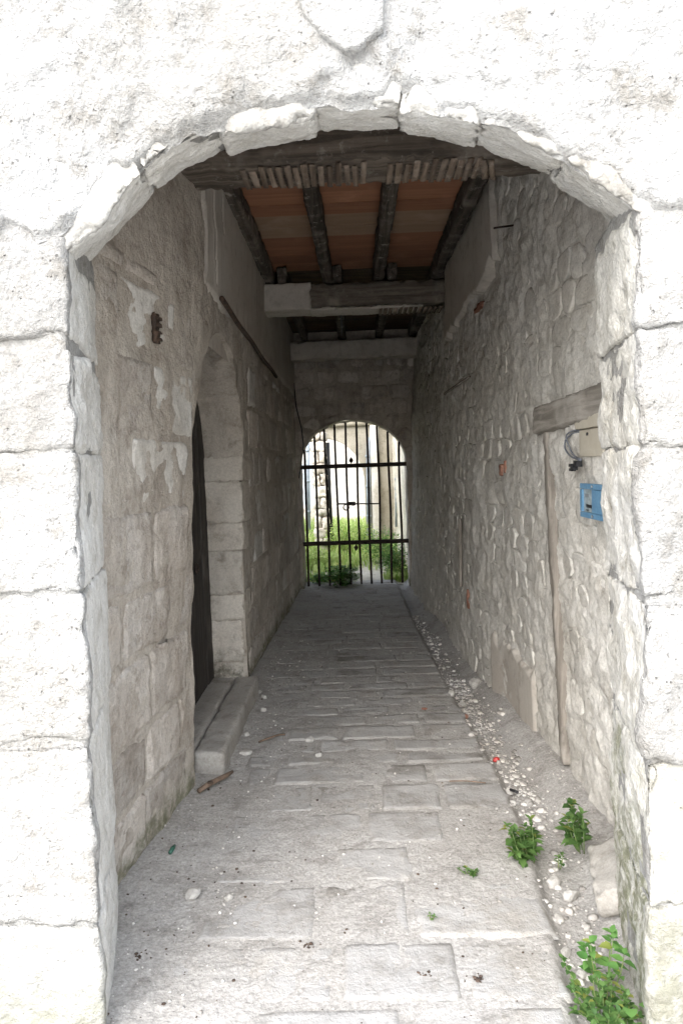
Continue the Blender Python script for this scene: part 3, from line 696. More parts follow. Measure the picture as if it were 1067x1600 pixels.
# ------------------------------------------------------------------ end wall with the gate arch
ew = empty('end_wall', (0, 9.5, 0), label='dark stone end wall pierced by the round-headed gateway', cat='wall', kind='thing')
GX, GA, GS, GB = -.035, .715, 1.68, .575
def garch(X): return GS + GB * np.sqrt(np.clip(1 - ((X - GX) / GA) ** 2, 0, None))
def jl(z): return GX - GA - .03 * (1 - np.clip(z / GS, 0, 1))
def esheet(xs, z0f, x_shift=None):
    Xg, V = np.meshgrid(xs, np.linspace(0, 1, 90), indexing='ij'); zb_ = z0f(Xg); Z = zb_ + (3.7 - zb_) * V
    return grid_vf(F_end(Xg, Z, .014 * f2(Xg, Z, 3, 4, .55, 31)))
pr = [esheet(lin(-1.2, GX - GA, .02), lambda X: 0 * X - .06), esheet(GX + GA * np.sin(np.linspace(-math.pi / 2, math.pi / 2, 70)), garch), esheet(lin(GX + GA, 1.2, .02), lambda X: 0 * X - .06)]
ta = np.linspace(math.pi, 0, 70); xa = np.concatenate([np.full(60, GX - GA), GX + GA * np.cos(ta), np.full(60, GX + GA)])
za = np.concatenate([np.linspace(-.06, GS, 60, endpoint=False), GS + GB * np.sin(ta), np.linspace(GS, -.06, 60)])
Xg, Dg = np.meshgrid(xa, np.linspace(0, 1, 18), indexing='ij'); Zg = np.broadcast_to(za[:, None], Xg.shape)
q = .010 * f2(Xg + Zg * .7, Dg, 5, 4, .55, 32)
pr.append(grid_vf(np.stack([Xg + q * np.sign(GX - Xg) * -1, Y_END - .014 * f2(Xg, Zg, 3, 4, .55, 31) * (1 - Dg) + .42 * Dg, Zg + q], -1)))
obj('mortar_face', join_vf(pr), M['left'], ew)
k = 0; z = 2.30
for hgt in (.2, .22, .2, .24):
    x = -.80 - random.random() * .1
    while x < .85:
        w = random.uniform(.24, .42)
        if z > garch(x + w / 2) + .02 or True:
            obj('stone_block', patch(F_end, x + .006, min(x + w, .95) - .006, z + .006, z + hgt - .006, random.uniform(.0, .016), res=.02, seed=k + 700, amp=.006), M['leftb'], ew)
        x += w; k += 1
    z += hgt
for i in range(9):                                           # ring of arch stones
    a0, a1 = math.pi * i / 9 + .03, math.pi * (i + 1) / 9 - .03
    def F_ring(t, r, h): return np.stack([GX + np.cos(t) * (GA + r), Y_END - h, GS + np.sin(t) * (GB + r)], -1)
    obj('arch_stone', patch(lambda t, r, h: F_ring(t, r, h), a0, a1, .005, .10 if 2 < i < 6 else .2, random.uniform(.0, .012), res=.02, rnd=.02, seed=i + 740, amp=.005, wob=.006), M['leftb'], ew)
Xg, Zg = np.meshgrid(np.linspace(-3, 3, 20), np.linspace(0, 5.5, 20), indexing='ij')
for a, b in ((-3.0, -1.1), (1.1, 3.0)):
    obj('rear_face', rbox(a, b, Y_END + .1, Y_END + .42, -.1, 3.75, res=.2, r=.02), M['yard_wall'], ew, smooth=False)
obj('rear_face', rbox(-1.1, 1.1, Y_END + .12, Y_END + .415, 2.42, 3.75, res=.05, r=.02), M['yard_wall'], ew, smooth=False)

# ------------------------------------------------------------------ timber ceiling
def beam(name, x0, x1, y0, y1, z0, z1, label, seed, mat):
    root = empty(name, ((x0 + x1) / 2, (y0 + y1) / 2, z0), label=label, cat='beam', kind='thing', group='beams across the passage ceiling')
    obj('timber', rough_box(x1 - x0, y1 - y0, z1 - z0, .018, .018, .010, 5, .02, seed=seed, octv=5, warp=lambda P: P + np.array([(x0 + x1) / 2, (y0 + y1) / 2, (z0 + z1) / 2])), mat, root)
    return root
b1 = beam('ceiling_beam', -.95, 1.02, 3.36, 3.64, 3.05, 3.405, 'dark old timber beam just behind the front arch, fringed with broken laths', 101, M['beam'])
b2 = beam('ceiling_beam', -.95, 1.0, 6.28, 6.55, 3.04, 3.25, 'middle timber beam, cased in pale plaster at its left end', 102, M['beam_pale'])
b3 = beam('ceiling_beam', -.95, 1.0, 8.98, 9.22, 3.00, 3.23, 'pale plastered beam farthest back, against the end wall', 103, M['plaster'])
x = -.50; i = 0
while x < .74:
    w = random.uniform(.028, .036); l0 = 3.372 + random.uniform(-.02, .035); l1 = 3.63 - random.uniform(0, .03)
    if random.random() > .05:
        sk = random.uniform(-.004, .004) + (.03 if x > .62 else 0)
        obj('lath', rough_box(w, l1 - l0, .010, .02, .003, .002, 20, .004, seed=i, warp=lambda P, x=x, w=w, l0=l0, l1=l1, sk=sk: P + np.stack([x + w / 2 + P[:, 1] * sk * 8, (l0 + l1) / 2 + 0 * P[:, 0], 3.040 - (.016 if False else 0) + 0 * P[:, 0]], -1)), M['lath'], b1)
    x += w + random.uniform(.006, .013); i += 1
obj('plaster_casing', rough_box(.52, .292, .232, .016, .008, .006, 6, .02, seed=112, warp=lambda P: P + np.array([-.60, 6.414, 3.14])), M['plaster'], b2, label='pale plaster casing')
obj('plaster_soffit', rough_box(1.0, .285, .03, .016, .008, .006, 6, .03, seed=113, warp=lambda P: P + np.array([.14, 6.414, 3.028])), M['plaster'], b2)
x = .25
while x < .80:
    obj('lath', rbox(x, x + .03, 6.285, 6.545, 3.004, 3.012, res=.06, r=.002), M['lath'], b2); x += .044
ceil_ = empty('timber_ceiling', (0, 6, 3.4), label='boarded ceiling of orange planks carried on dark joists', cat='ceiling', kind='thing')
for (y0, y1, xs, jm) in ((3.4, 6.5, (-.70, -.21, .26, .77), M['joist']), (6.3, 9.2, (-.60, -.12, .36, .78), M['joist']), (2.45, 3.55, (-.6, 0, .6), M['joist'])):
    for i, x in enumerate(xs):
        w = random.uniform(.085, .11); zt = 3.41; s = random.uniform(-.02, .02)
        obj('joist', rough_box(w, y1 - y0, .145, .02, .012, .008, 5, .014, seed=120 + i + y0, warp=lambda P, x=x, y0=y0, y1=y1, s=s: P + np.stack([x + s * P[:, 1] * .5, (y0 + y1) / 2 + 0 * P[:, 0], 3.337 + 0 * P[:, 0]], -1)), jm, ceil_)
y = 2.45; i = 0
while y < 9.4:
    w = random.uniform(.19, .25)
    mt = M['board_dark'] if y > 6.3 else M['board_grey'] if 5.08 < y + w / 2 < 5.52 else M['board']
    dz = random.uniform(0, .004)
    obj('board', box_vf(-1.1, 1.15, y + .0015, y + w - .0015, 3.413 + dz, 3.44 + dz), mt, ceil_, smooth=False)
    y += w; i += 1
obj('light_blocking_slab', rbox(-3, 3, 2.52, 9.5, 3.72, 3.85, res=.6, r=.01), M['plaster'], kind='structure', smooth=False)  # unseen slab added above the boards to keep sky light out
obj('hanging_wire', tube([(-.09, 6.5, 3.03), (-.085, 6.52, 2.9), (-.092, 6.52, 2.83)], .003, 5), M['cable'], label='thin wire dangling behind the middle beam', cat='wire')

# ------------------------------------------------------------------ iron gate
gy = 9.58
gt = empty('iron_gate', (GX, gy, 0), label='tall dark iron bar gate closing the far archway', cat='gate')
bx = np.linspace(-.695, .588, 10)
for i, x in enumerate(bx):
    top = float(garch(x)) - .015; bot = .02 if i > 3 else .01
    obj('bar', rough_box(.033, .033, top - bot, .08, .005, .001, 8, .001, seed=i, warp=lambda P, x=x, top=top, bot=bot, i=i: P + np.stack([x + .006 * np.sin(P[:, 2] * (1.2 + .3 * i) + i), gy + .004 * np.sin(P[:, 2] * 2 + i), (top + bot) / 2 + 0 * P[:, 0]], -1)), M['iron'], gt)
for z_ in (1.645, .60):
    obj('rail', rough_box(1.50, .022, .06, .05, .005, .0015, 8, .002, seed=z_, warp=lambda P, z_=z_: P + np.array([GX, gy - .022, z_])), M['iron'], gt)
def spear(x, z, up):
    prof_ = [(0, .004), (.01, .010), (.03, .028), (.045, .030), (.06, .022), (.085, .003)]
    pts = [(x, gy - .02, z + up * t) for t, _ in prof_]; return tube(pts, [r for _, r in prof_], 8)
obj('spearhead', spear(-.062, 1.675, 1), M['iron'], gt); obj('spearhead', spear(-.035, .57, -1), M['iron'], gt)
lt = obj('latch', tube([(bx[3] - .01, gy - .035, 1.135), (bx[7] + .01, gy - .035, 1.118)], .010, 8), M['iron'], gt)
obj('bolt_plate', rbox(-.13, -.02, gy - .055, gy - .03, 1.105, 1.16, r=.006), M['iron'], lt, smooth=False)
obj('staple', ring((-.15, gy - .05, 1.085), .038, .010, 14, 'y'), M['iron'], lt)
obj('padlock', rbox(-.075, -.035, gy - .075, gy - .045, 1.10, 1.15, r=.008), M['iron'], lt, smooth=False)
# cable looped down beside the gate
pts = [(-.775, 9.30, 2.75), (-.76, 9.33, 2.45), (-.70, 9.36, 2.15), (-.685, 9.36, 1.95), (-.72, 9.37, 1.72), (-.76, 9.36, 1.5)]
obj('hanging_cable', tube(pts, .008, 6), M['black'], label='black cable drooping down the left corner beside the gate', cat='cable')

# ------------------------------------------------------------------ electric fittings on the right wall

mb = empty('meter_box', (1.02, 2.99, 1.39), label='small blue electric meter box on the right wall beside the front jamb', cat='meter box')
obj('casing', rbox(1.005, 1.10, 2.82, 3.15, 1.385, 1.525, res=.03, r=.006), M['blue'], mb, smooth=False)
fr = obj('front_frame', join_vf([rbox(.990, 1.006, 2.815, 3.155, 1.505, 1.53, r=.003), rbox(.990, 1.006, 2.815, 3.155, 1.38, 1.405, r=.003), rbox(.990, 1.006, 3.125, 3.155, 1.405, 1.505, r=.003), rbox(.990, 1.006, 2.815, 3.0, 1.405, 1.505, r=.003)]), M['blue'], mb, smooth=False)
obj('screw', tube([(.990, 2.985, 1.518), (.984, 2.985, 1.518)], .006, 8), M['zinc'], fr); obj('screw', tube([(.990, 2.985, 1.392), (.984, 2.985, 1.392)], .006, 8), M['zinc'], fr)
gl = obj('window', rbox(.998, 1.003, 3.0, 3.125, 1.405, 1.505, r=.001), M['glasspane'], mb, smooth=False)
obj('dial', rbox(.9955, .998, 3.015, 3.085, 1.425, 1.438, r=.0005), M['ink'], gl); obj('dial', rbox(.9955, .998, 3.06, 3.09, 1.412, 1.416, r=.0005), M['ink'], gl)
obj('dial', rbox(.9955, .998, 3.04, 3.11, 1.472, 1.482, r=.0005), M['zinc'], gl, smooth=False)
jb = empty('fuse_box', (1.04, 3.05, 1.66), label='cream plastic fuse box under the wooden lintel on the right wall', cat='fuse box')
obj('cover', rbox(.985, 1.10, 2.86, 3.215, 1.765, 1.835, res=.03, r=.012), M['cream'], jb, smooth=False)
bx2 = obj('body', rbox(.998, 1.10, 2.88, 3.185, 1.645, 1.764, res=.03, r=.006), M['cream'], jb, smooth=False)
obj('screw', tube([(.998, 3.06, 1.742), (.992, 3.06, 1.742)], .007, 8), M['black'], bx2)
cb = empty('loose_cable', (1.0, 3.2, 1.7), label='grey cable loop ending in loose black connectors below the fuse box', cat='cable')
def arc(ps, n=24):
    ps = np.array(ps, float); t = np.linspace(0, len(ps) - 1, n); out = []
    for q in t:
        i = int(min(q, len(ps) - 2)); f = q - i
        p0, p1, p2, p3 = ps[max(i - 1, 0)], ps[i], ps[i + 1], ps[min(i + 2, len(ps) - 1)]
        out.append(.5 * ((2 * p1) + (-p0 + p2) * f + (2 * p0 - 5 * p1 + 4 * p2 - p3) * f * f + (-p0 + 3 * p1 - 3 * p2 + p3) * f ** 3))
    return out
obj('cable', tube(arc([(1.02, 3.16, 1.757), (.995, 3.25, 1.755), (.985, 3.335, 1.725), (.985, 3.345, 1.685), (.985, 3.26, 1.65), (.98, 3.10, 1.630)]), .0042, 7), M['cable'], cb)
obj('cable', tube(arc([(1.02, 3.16, 1.764), (.99, 3.24, 1.765), (.98, 3.31, 1.745), (.985, 3.29, 1.70), (.985, 3.22, 1.655), (.98, 3.10, 1.634)]), .0038, 7), M['cable'], cb)
obj('connector', rbox(.965, .995, 3.12, 3.17, 1.60, 1.632, r=.005), M['black'], cb, smooth=False)
obj('connector', rbox(.962, .99, 3.165, 3.205, 1.585, 1.608, r=.005), M['black'], cb, smooth=False)
obj('connector', rbox(.965, .99, 3.205, 3.24, 1.60, 1.618, r=.005), M['black'], cb, smooth=False)
obj('connector', rbox(.965, .99, 3.195, 3.235, 1.58, 1.597, r=.005), M['black'], cb, smooth=False)

# ------------------------------------------------------------------ rubble in the gutter and loose stones
parts = []
rk = [rock(i, 1, 1, .7, 0) for i in range(12)]
def fh(x, y): return float(floor_h(np.array([x]), np.array([y]))[0])
def scatter(n, gen, smin, smax, sinkf=.3):
    xy = np.array([gen() for _ in range(n)]); hz = floor_h(xy[:, 0], xy[:, 1]); out = []
    for (x, y), z_ in zip(xy, hz):
        s = smin * (smax / smin) ** (random.random() ** 2.2)
        v, f = random.choice(rk); a = random.random() * 6.28; ca, sa = math.cos(a), math.sin(a)
        Rm = np.array([[ca, -sa, 0], [sa, ca, 0], [0, 0, 1]]); v = (v * np.array([1, random.uniform(.6, 1), random.uniform(.5, 1)])) @ Rm.T * s
        out.append((v + np.array([x, y, z_ + s * sinkf]), f))
    return out
def in_gutter():
    while True:
        y = 2.0 + 5.8 * random.random() ** 1.1; g = float(gut_w(y)); e = random.gauss(.5, .28) * g
        dens = 1.0 if 3.2 < y < 5.4 else .30
        if random.random() < dens: return float(_pe(y)) + e, y
parts = scatter(1700, in_gutter, .004, .030, .08)
obj('gutter_rubble', join_vf(parts), M['gravel'], label='loose white and grey stone rubble filling the gutter', cat='rubble', kind='stuff')
def on_floor():
    while True:
        x = random.uniform(-.95, .7); y = 1.7 + 5 * random.random() ** 1.4
        if random.random() < (.9 if x < -.45 else .28): return x, y
parts = scatter(1500, on_floor, .0025, .010)
obj('floor_grit', join_vf(parts), M['gravel'], label='fine scattered grit and stone crumbs on the paving', cat='grit', kind='stuff')
parts = scatter(420, on_floor, .003, .010, .15)
obj('floor_litter', join_vf(parts), M['litter'], label='dark crumbs of dirt scattered on the paving', cat='litter', kind='stuff')
def on_ledge():
    y = random.uniform(2.3, 6.5); return float(_pe(y) + gut_w(y)) + random.uniform(.02, .25), y
obj('ledge_grit', join_vf(scatter(420, on_ledge, .003, .011)), M['gravel'], label='stone crumbs along the ledge by the right wall', cat='grit', kind='stuff')
def loose(name, x, y, sx, sy, sz, seed, label, mat='chip', rz=0.0, cat='stone', group='loose stones on the passage floor', lift=.55, sub=1):
    v, f = rock(seed, sx, sy, sz, sub); a = rz; Rm = np.array([[math.cos(a), -math.sin(a), 0], [math.sin(a), math.cos(a), 0], [0, 0, 1]])
    return obj(name, (v @ Rm.T + np.array([x, y, fh(x, y) + sz * lift]), f), M[mat], smooth=False, label=label, cat=cat, group=group)
loose('loose_stone', -.685, 2.60, .036, .030, .026, 1, 'white angular stone lying on the paving near the left jamb', rz=.4)
loose('loose_stone', -.540, 2.585, .021, .015, .013, 2, 'small pale stone beside the bigger white one on the left', rz=1.0)
loose('loose_stone', .835, 5.20, .062, .050, .042, 3, 'large rounded white stone by the foot of the right wall', mat='chip', rz=.2, sub=2)
loose('loose_stone', .725, 2.72, .038, .030, .026, 4, 'pale stone just below the leafy weed in the gutter', rz=.7)
loose('loose_stone', .770, 2.63, .046, .024, .022, 5, 'flat oblong pale stone in the gutter beside the tilted slab', rz=.3)
loose('loose_stone', .690, 2.50, .017, .032, .012, 6, 'thin upright white chip in the lower gutter', rz=.2)
loose('loose_stone', .655, 2.315, .033, .020, .014, 7, 'flat white chip at the paving edge above the large weed', rz=.9)
loose('loose_stone', .680, 2.215, .018, .018, .014, 8, 'small square white chip touching the large weed clump', rz=.5)
loose('loose_stone', -.764, 5.03, .036, .028, .022, 9, 'pale stone at the far end of the doorstep', rz=.1)
loose('loose_stone', -.712, 4.94, .034, .022, .018, 10, 'flat pale stone just right of the one at the doorstep end', rz=1.9)
loose('loose_stone', -.684, 4.67, .022, .026, .020, 11, 'small pale stone midway along the doorstep', rz=.7)
loose('loose_stone', -.727, 4.24, .024, .022, .016, 12, 'little yellowish stone close to the doorstep front half', rz=.9)
loose('loose_stone', -.690, 3.95, .040, .026, .016, 13, 'flat pale stone near the front end of the doorstep', rz=.3)
loose('loose_stone', -.331, 4.12, .032, .026, .022, 14, 'pale stone sitting alone in the middle of the paving', rz=.8)
loose('loose_stone', -.269, 3.90, .022, .016, .014, 15, 'small pale stone just in front of the lone one mid paving', rz=.2)
loose('loose_stone', .62, 4.92, .030, .028, .024, 16, 'pale round stone on the left side of the gutter rubble', rz=.5)
loose('loose_stone', .69, 4.84, .026, .040, .022, 17, 'long pale stone leaning in the gutter rubble', rz=.3)
loose('loose_stone', .72, 3.50, .034, .028, .020, 18, 'angular white stone in the gutter above the leafy weed', rz=1.2)
loose('loose_stone', .70, 3.33, .022, .022, .018, 19, 'small white stone in the gutter nearest the leafy weed top', rz=.1)
loose('loose_stone', .64, 4.15, .020, .016, .012, 20, 'small grey stone on the paving edge beside the gutter', mat='gravel', rz=.1)
loose('red_fragment', .73, 3.88, .024, .015, .016, 21, 'bright red plastic fragment among the gutter rubble', mat='red', rz=.1, cat='plastic', group=None, lift=.9)
loose('brick_chip', .66, 4.52, .022, .020, .016, 22, 'dark red brick chip among the gutter rubble', mat='brick', cat='brick', group=None, lift=.8)
loose('brick_chip', .40, 4.62, .022, .016, .010, 23, 'small brown brick chip on the paving left of the gutter', mat='brick', cat='brick', group=None)
# dark clumps of droppings
for i, (x, y, n, lab) in enumerate(((-.784, 2.27, 9, 'dark dirt clump nearest the left jamb'), (-.211, 2.31, 12, 'dark dirt clump mid paving between two slabs'), (.175, 2.165, 14, 'flattened dark dirt clump, left of the two nearest the camera'), (.328, 2.14, 22, 'largest dark dirt clump, right of the two nearest the camera'))):
    def near(): return x + random.gauss(0, .014), y + random.gauss(0, .008)
    obj('dirt_clump', join_vf(scatter(n, near, .004, .011, .5)), M['litter'], label=lab, cat='dirt', group='dark dirt clumps on the paving')
# tilted slab at the foot of the right jamb
def slabw(P):
    a = rad(-24); c, s = math.cos(a), math.sin(a); q = P.copy(); q = np.stack([c * P[:, 0] + s * P[:, 2], P[:, 1], -s * P[:, 0] + c * P[:, 2]], -1)
    b = rad(-14); c, s = math.cos(b), math.sin(b); q = np.stack([c * q[:, 0] - s * q[:, 1], s * q[:, 0] + c * q[:, 1], q[:, 2]], -1)
    return q + np.array([.955, 2.60, .065])
obj('leaning_slab', rough_box(.24, .36, .10, .016, .03, .012, 6, .02, seed=140, warp=slabw), M['step'], label='grey boulder slab wedged behind the foot of the right jamb', cat='stone')
# twigs
obj('twig', tube(arc([(-.634, 4.10, .014), (-.58, 4.14, .02), (-.53, 4.19, .018), (-.49, 4.215, .012)], 9), .006, 6), M['twig'], label='curved dry twig on the paving near the doorstep', cat='twig')
br = empty('rusty_branch', (-.79, 3.51, 0), label='broken brown branch lying before the doorstep', cat='branch')
obj('stem', tube([(-.845, 3.43, .035), (-.80, 3.49, .045), (-.735, 3.59, .04), (-.715, 3.66, .03)], [.012, .014, .013, .008], 8), M['twig'], br)
obj('knot', (rock(33, .018, .018, .016, 1)[0] + np.array([-.80, 3.485, .05]), rock(33, 1, 1, 1, 1)[1]), M['rust'], br)
obj('green_cap', tube([(-.842, 2.87, .03), (-.838, 2.90, .034), (-.836, 2.925, .032)], [.008, .010, .006], 8), plain_mat('green_plastic', (.03, .10, .07), .4), label='small dark green plastic piece by the left wall foot', cat='plastic')
obj('dry_straw', tube(arc([(.42, 3.50, .022), (.50, 3.49, .026), (.60, 3.47, .022)], 6), .0035, 5), M['twig'], label='pale straw lying across the paving edge', cat='straw')
obj('black_stick', tube([(.72, 3.46, -.01), (.75, 3.42, -.008)], .007, 6), M['black'], label='short black stick in the gutter above the weeds', cat='stick')

# ------------------------------------------------------------------ weeds
def leaf_mesh(name, L, W, cup=.18, droop=.25, n=5, teeth=True, mat='leaf', round_=False):
    V, F = [], []
    for i in range(n + 1):
        t = i / n; w = W * (math.sin(math.pi * min(1, t ** .75)) ** (.55 if round_ else .9)); w = max(w, .02 * W)
        if teeth and 0 < i < n: w *= 1.1 if i % 2 else .92
        z = -droop * L * t * t
        V += [(-w / 2, L * t, z + cup * w), (0, L * t + .02 * L, z), (w / 2, L * t, z + cup * w)]
    for i in range(n):
        a = i * 3; F += [(a, a + 1, a + 4, a + 3), (a + 1, a + 2, a + 5, a + 4)]
    me = mesh_np(name, np.array(V), [np.array(F)]); me.materials.append(M[mat]); return me
LEAF = [leaf_mesh('leaf', 1, .58, droop=.3), leaf_mesh('leaf', 1, .68, droop=.15), leaf_mesh('leaf', 1, .5, droop=.45)]
LEAFB = [leaf_mesh('leaf', 1, .62, droop=.2, n=7, mat='leaf_big'), leaf_mesh('leaf', 1, .7, droop=.35, n=7, mat='leaf_big')]
ROUND = leaf_mesh('leaf', 1, .95, droop=.1, n=8, teeth=False, mat='leaf_big', round_=True)
def add_leaf(root, me, base, az, pitch, size, roll=0.0):
    o = bpy.data.objects.new('leaf', me); COL.objects.link(o); o.location = base
    o.rotation_euler = (Matrix.Rotation(az, 3, 'Z') @ Matrix.Rotation(pitch, 3, 'X') @ Matrix.Rotation(roll, 3, 'Y')).to_euler(); o.scale = (size, size, size)
    adopt(o, root)
def weed(name, loc, label, stems, hmin, hmax, spread, lsize, pairs, meshes, seed, lean=(0, 0), group='green weeds in the gutter'):
    rs = random.Random(seed); root = empty(name, loc, label=label, cat='weed', group=group)
    for s in range(stems):
        a = rs.random() * 6.28; h = rs.uniform(hmin, hmax); r = spread * math.sqrt(rs.random())
        b = np.array(loc) + np.array([math.cos(a) * r * .35, math.sin(a) * r * .35, 0]); tip = np.array(loc) + np.array([math.cos(a) * r + lean[0] * h, math.sin(a) * r + lean[1] * h, h])
        mid = (b + tip) / 2 + np.array([math.cos(a), math.sin(a), .6]) * h * .10
        pts = [(1 - t) ** 2 * b + 2 * t * (1 - t) * mid + t * t * tip for t in np.linspace(0, 1, 6)]
        obj('stem', tube(pts, [.0028, .0026, .0024, .002, .0017, .0012], 5), M['stem'], root)
        n = rs.randint(*pairs)
        for k in range(n):
            t = .22 + .78 * (k + .5) / n; p = (1 - t) ** 2 * b + 2 * t * (1 - t) * mid + t * t * tip; base_az = rs.random() * 6.28
            sz = lsize * (1.05 - .35 * t) * rs.uniform(.75, 1.2)
            for q in range(2): add_leaf(root, rs.choice(meshes), tuple(p), base_az + q * math.pi + rs.uniform(-.3, .3), rs.uniform(.05, .6), sz, rs.uniform(-.3, .3))
        for q in range(3): add_leaf(root, rs.choice(meshes), tuple(tip), a + q * 2.1, rs.uniform(.3, 1.0), lsize * rs.uniform(.45, .7))
    return root
weed('leafy_weed', (.665, 2.80, -.03), 'bushy green weed growing from the paving edge in the gutter', 12, .07, .19, .10, .050, (3, 5), LEAF, 3, lean=(-.1, .1))
weed('leafy_weed', (.768, 2.775, -.02), 'tiny green sprig between the two bushy gutter weeds', 2, .04, .07, .02, .032, (2, 3), LEAF, 4)
weed('leafy_weed', (.885, 2.83, .02), 'green weed with pointed leaves at the foot of the right wall', 8, .08, .20, .085, .056, (3, 4), LEAF, 5, lean=(-.05, 0))
weed('leafy_weed', (.396, 2.715, .004), 'flat little weed growing in a paving joint', 7, .012, .03, .05, .022, (2, 3), LEAF, 6, group='tiny weeds in the paving joints')
weed('leafy_weed', (.215, 2.43, .006), 'single minute green sprout in the paving', 2, .015, .03, .012, .018, (1, 2), LEAF, 7, group='tiny weeds in the paving joints')
weed('leafy_weed', (.735, 2.12, -.03), 'tall light green weed rising from the clump at the bottom right corner', 5, .08, .16, .09, .050, (2, 3), LEAFB, 8, lean=(.15, .1))
bigc = weed('leafy_weed', (.690, 2.02, -.03), 'dense low green weed clump at the bottom right corner by the jamb', 27, .03, .13, .15, .034, (3, 4), LEAF, 9)
for (x, y, z, az, s) in ((.735, 1.95, .05, 2.9, .042), (.775, 1.97, .05, 3.6, .036), (.66, 2.10, .09, .6, .035), (.735, 2.03, .11, 1.2, .035)):
    add_leaf(bigc, ROUND, (x, y, z), az, .25, s)

# ------------------------------------------------------------------ courtyard beyond the gate
def yard_h(X, Y): return .05 * f2(X, Y, .6, 3, .5, 40) + .012 * (Y - 10) * sstep(10, 12, Y) + .015 * f2(X, Y, 4, 3, .5, 41) - .03
Xg, Yg = np.meshgrid(lin(-7, 2.5, .08), lin(9.86, 24, .08), indexing='ij')
obj('courtyard_ground', grid_vf(np.stack([Xg, Yg, yard_h(Xg, Yg)], -1)), M['earth'], kind='structure')
def yh(x, y): return float(yard_h(np.array([x]), np.array([y]))[0])
# right side wall of the yard
Yg, Zg = np.meshgrid(lin(9.80, 15.2, .03), lin(-.1, 3.0, .04), indexing='ij')
xr_ = .74 + .015 * (Yg - 9.8) - .06 * sstep(12.3, 12.5, Yg)
obj('yard_side_wall', grid_vf(np.stack([xr_ - .03 * f2(Yg, Zg, 1.3, 3, .5, 45) - .02 * np.abs(f2(Yg, Zg, 6, 4, .6, 46)), Yg, Zg], -1)), M['yard_wall'], label='peeling cream plaster wall on the right beyond the gate', cat='wall', kind='thing')
# cross wall with an arch
ya = 14.2
cw = empty('yard_arch_wall', (.2, ya, 0), label='beige courtyard wall with a wide arch seen through the gate', cat='wall', kind='thing')
ACX, AR, AS = -.66, .83, 1.30
def ya_arch(X): return AS + .92 * np.sqrt(np.clip(1 - ((X - ACX) / AR) ** 2, 0, None))
def ysheet(xs, z0f):
    Xg, V = np.meshgrid(xs, np.linspace(0, 1, 60), indexing='ij'); z_ = z0f(Xg); Z = z_ + (2.9 - z_) * V
    return grid_vf(np.stack([Xg, ya - .02 * f2(Xg, Z, 1.5, 4, .55, 47), Z], -1))
pr = [ysheet(ACX + AR * np.sin(np.linspace(-1.57, 1.57, 60)), ya_arch), ysheet(lin(ACX + AR, .95, .03), lambda X: 0 * X - .1), ysheet(lin(-6, ACX - AR, .05), lambda X: 0 * X - .1)]
ta = np.linspace(math.pi, 0, 60); xa = np.concatenate([np.full(20, ACX - AR), ACX + AR * np.cos(ta), np.full(20, ACX + AR)]); za = np.concatenate([np.linspace(-.1, AS, 20), AS + .92 * np.sin(ta), np.linspace(AS, -.1, 20)])
Xg, Dg = np.meshgrid(xa, np.linspace(0, 1, 8), indexing='ij'); Zg = np.broadcast_to(za[:, None], Xg.shape)
pr.append(grid_vf(np.stack([Xg, ya + .45 * Dg - .02 * f2(Xg, Zg, 1.5, 4, .55, 47) * (1 - Dg), Zg], -1)))
obj('wall_face', join_vf(pr), M['shaded_arch_plaster'], cw)
obj('string_course', rbox(-2.5, .8, ya - .10, ya + .02, 2.44, 2.56, res=.06, r=.01, amp=.005), M['shaded_arch_plaster'], cw)
obj('pilaster', rbox(.30, .47, ya - .14, ya + .02, -.1, 2.44, res=.05, r=.01, amp=.006), M['white_wall'], cw)
def pipe(name, x, y, z0, z1, r, label, mat='zinc'):
    o = empty(name, (x, y, z0), label=label, cat='pipe', group='downpipes in the courtyard')
    obj('pipe', tube([(x + .05, y, z1), (x + .02, y, (z0 + z1) / 2), (x, y, z0)], r, 10), M[mat], o)
    for z_ in np.linspace(z0 + .5, z1 - .4, 3): obj('collar', tube([(x + .02 + (z_ - (z0 + z1) / 2) * .012, y, z_), (x + .02 + (z_ - (z0 + z1) / 2) * .012, y, z_ + .05)], r * 1.25, 10), M[mat], o)
pipe('downpipe', .215, ya - .10, .1, 2.2, .045, 'grey downpipe on the arch jamb seen through the gate')
pipe('downpipe', .70, 12.9, .5, 1.75, .022, 'thin grey pipe on the yard side wall by the gate')
pipe('downpipe', -1.13, 16.2, .1, 2.4, .04, 'pale pipe standing before the white house wall')
# ruined pier in front of the arch
pier = empty('ruined_pier', (-.72, 13.2, 0), label='crumbling stone pier standing in the yard left of the arch', cat='pier')
z = .0; i = 0
while z < 2.45:
    hgt = random.uniform(.14, .24); x = -.80 + random.uniform(-.03, .02)
    for ww in ((.14, .12) if i % 2 else (.25,)):
        obj('stone', rough_box(ww, .34, hgt - .004, .025, .03, .03, 6, .03, seed=i + 160 + ww, warp=lambda P, x=x, ww=ww, z=z, hgt=hgt: P + np.array([x + ww / 2, 13.2, z + hgt / 2])), M['yard_stone'], pier); x += ww + .008
    z += hgt; i += 1
obj('black_pole', tube([(-.50, 13.35, .1), (-.52, 13.35, 1.2), (-.515, 13.35, 2.1)], .035, 8), M['black'], label='black pole standing right beside the ruined pier', cat='pole')
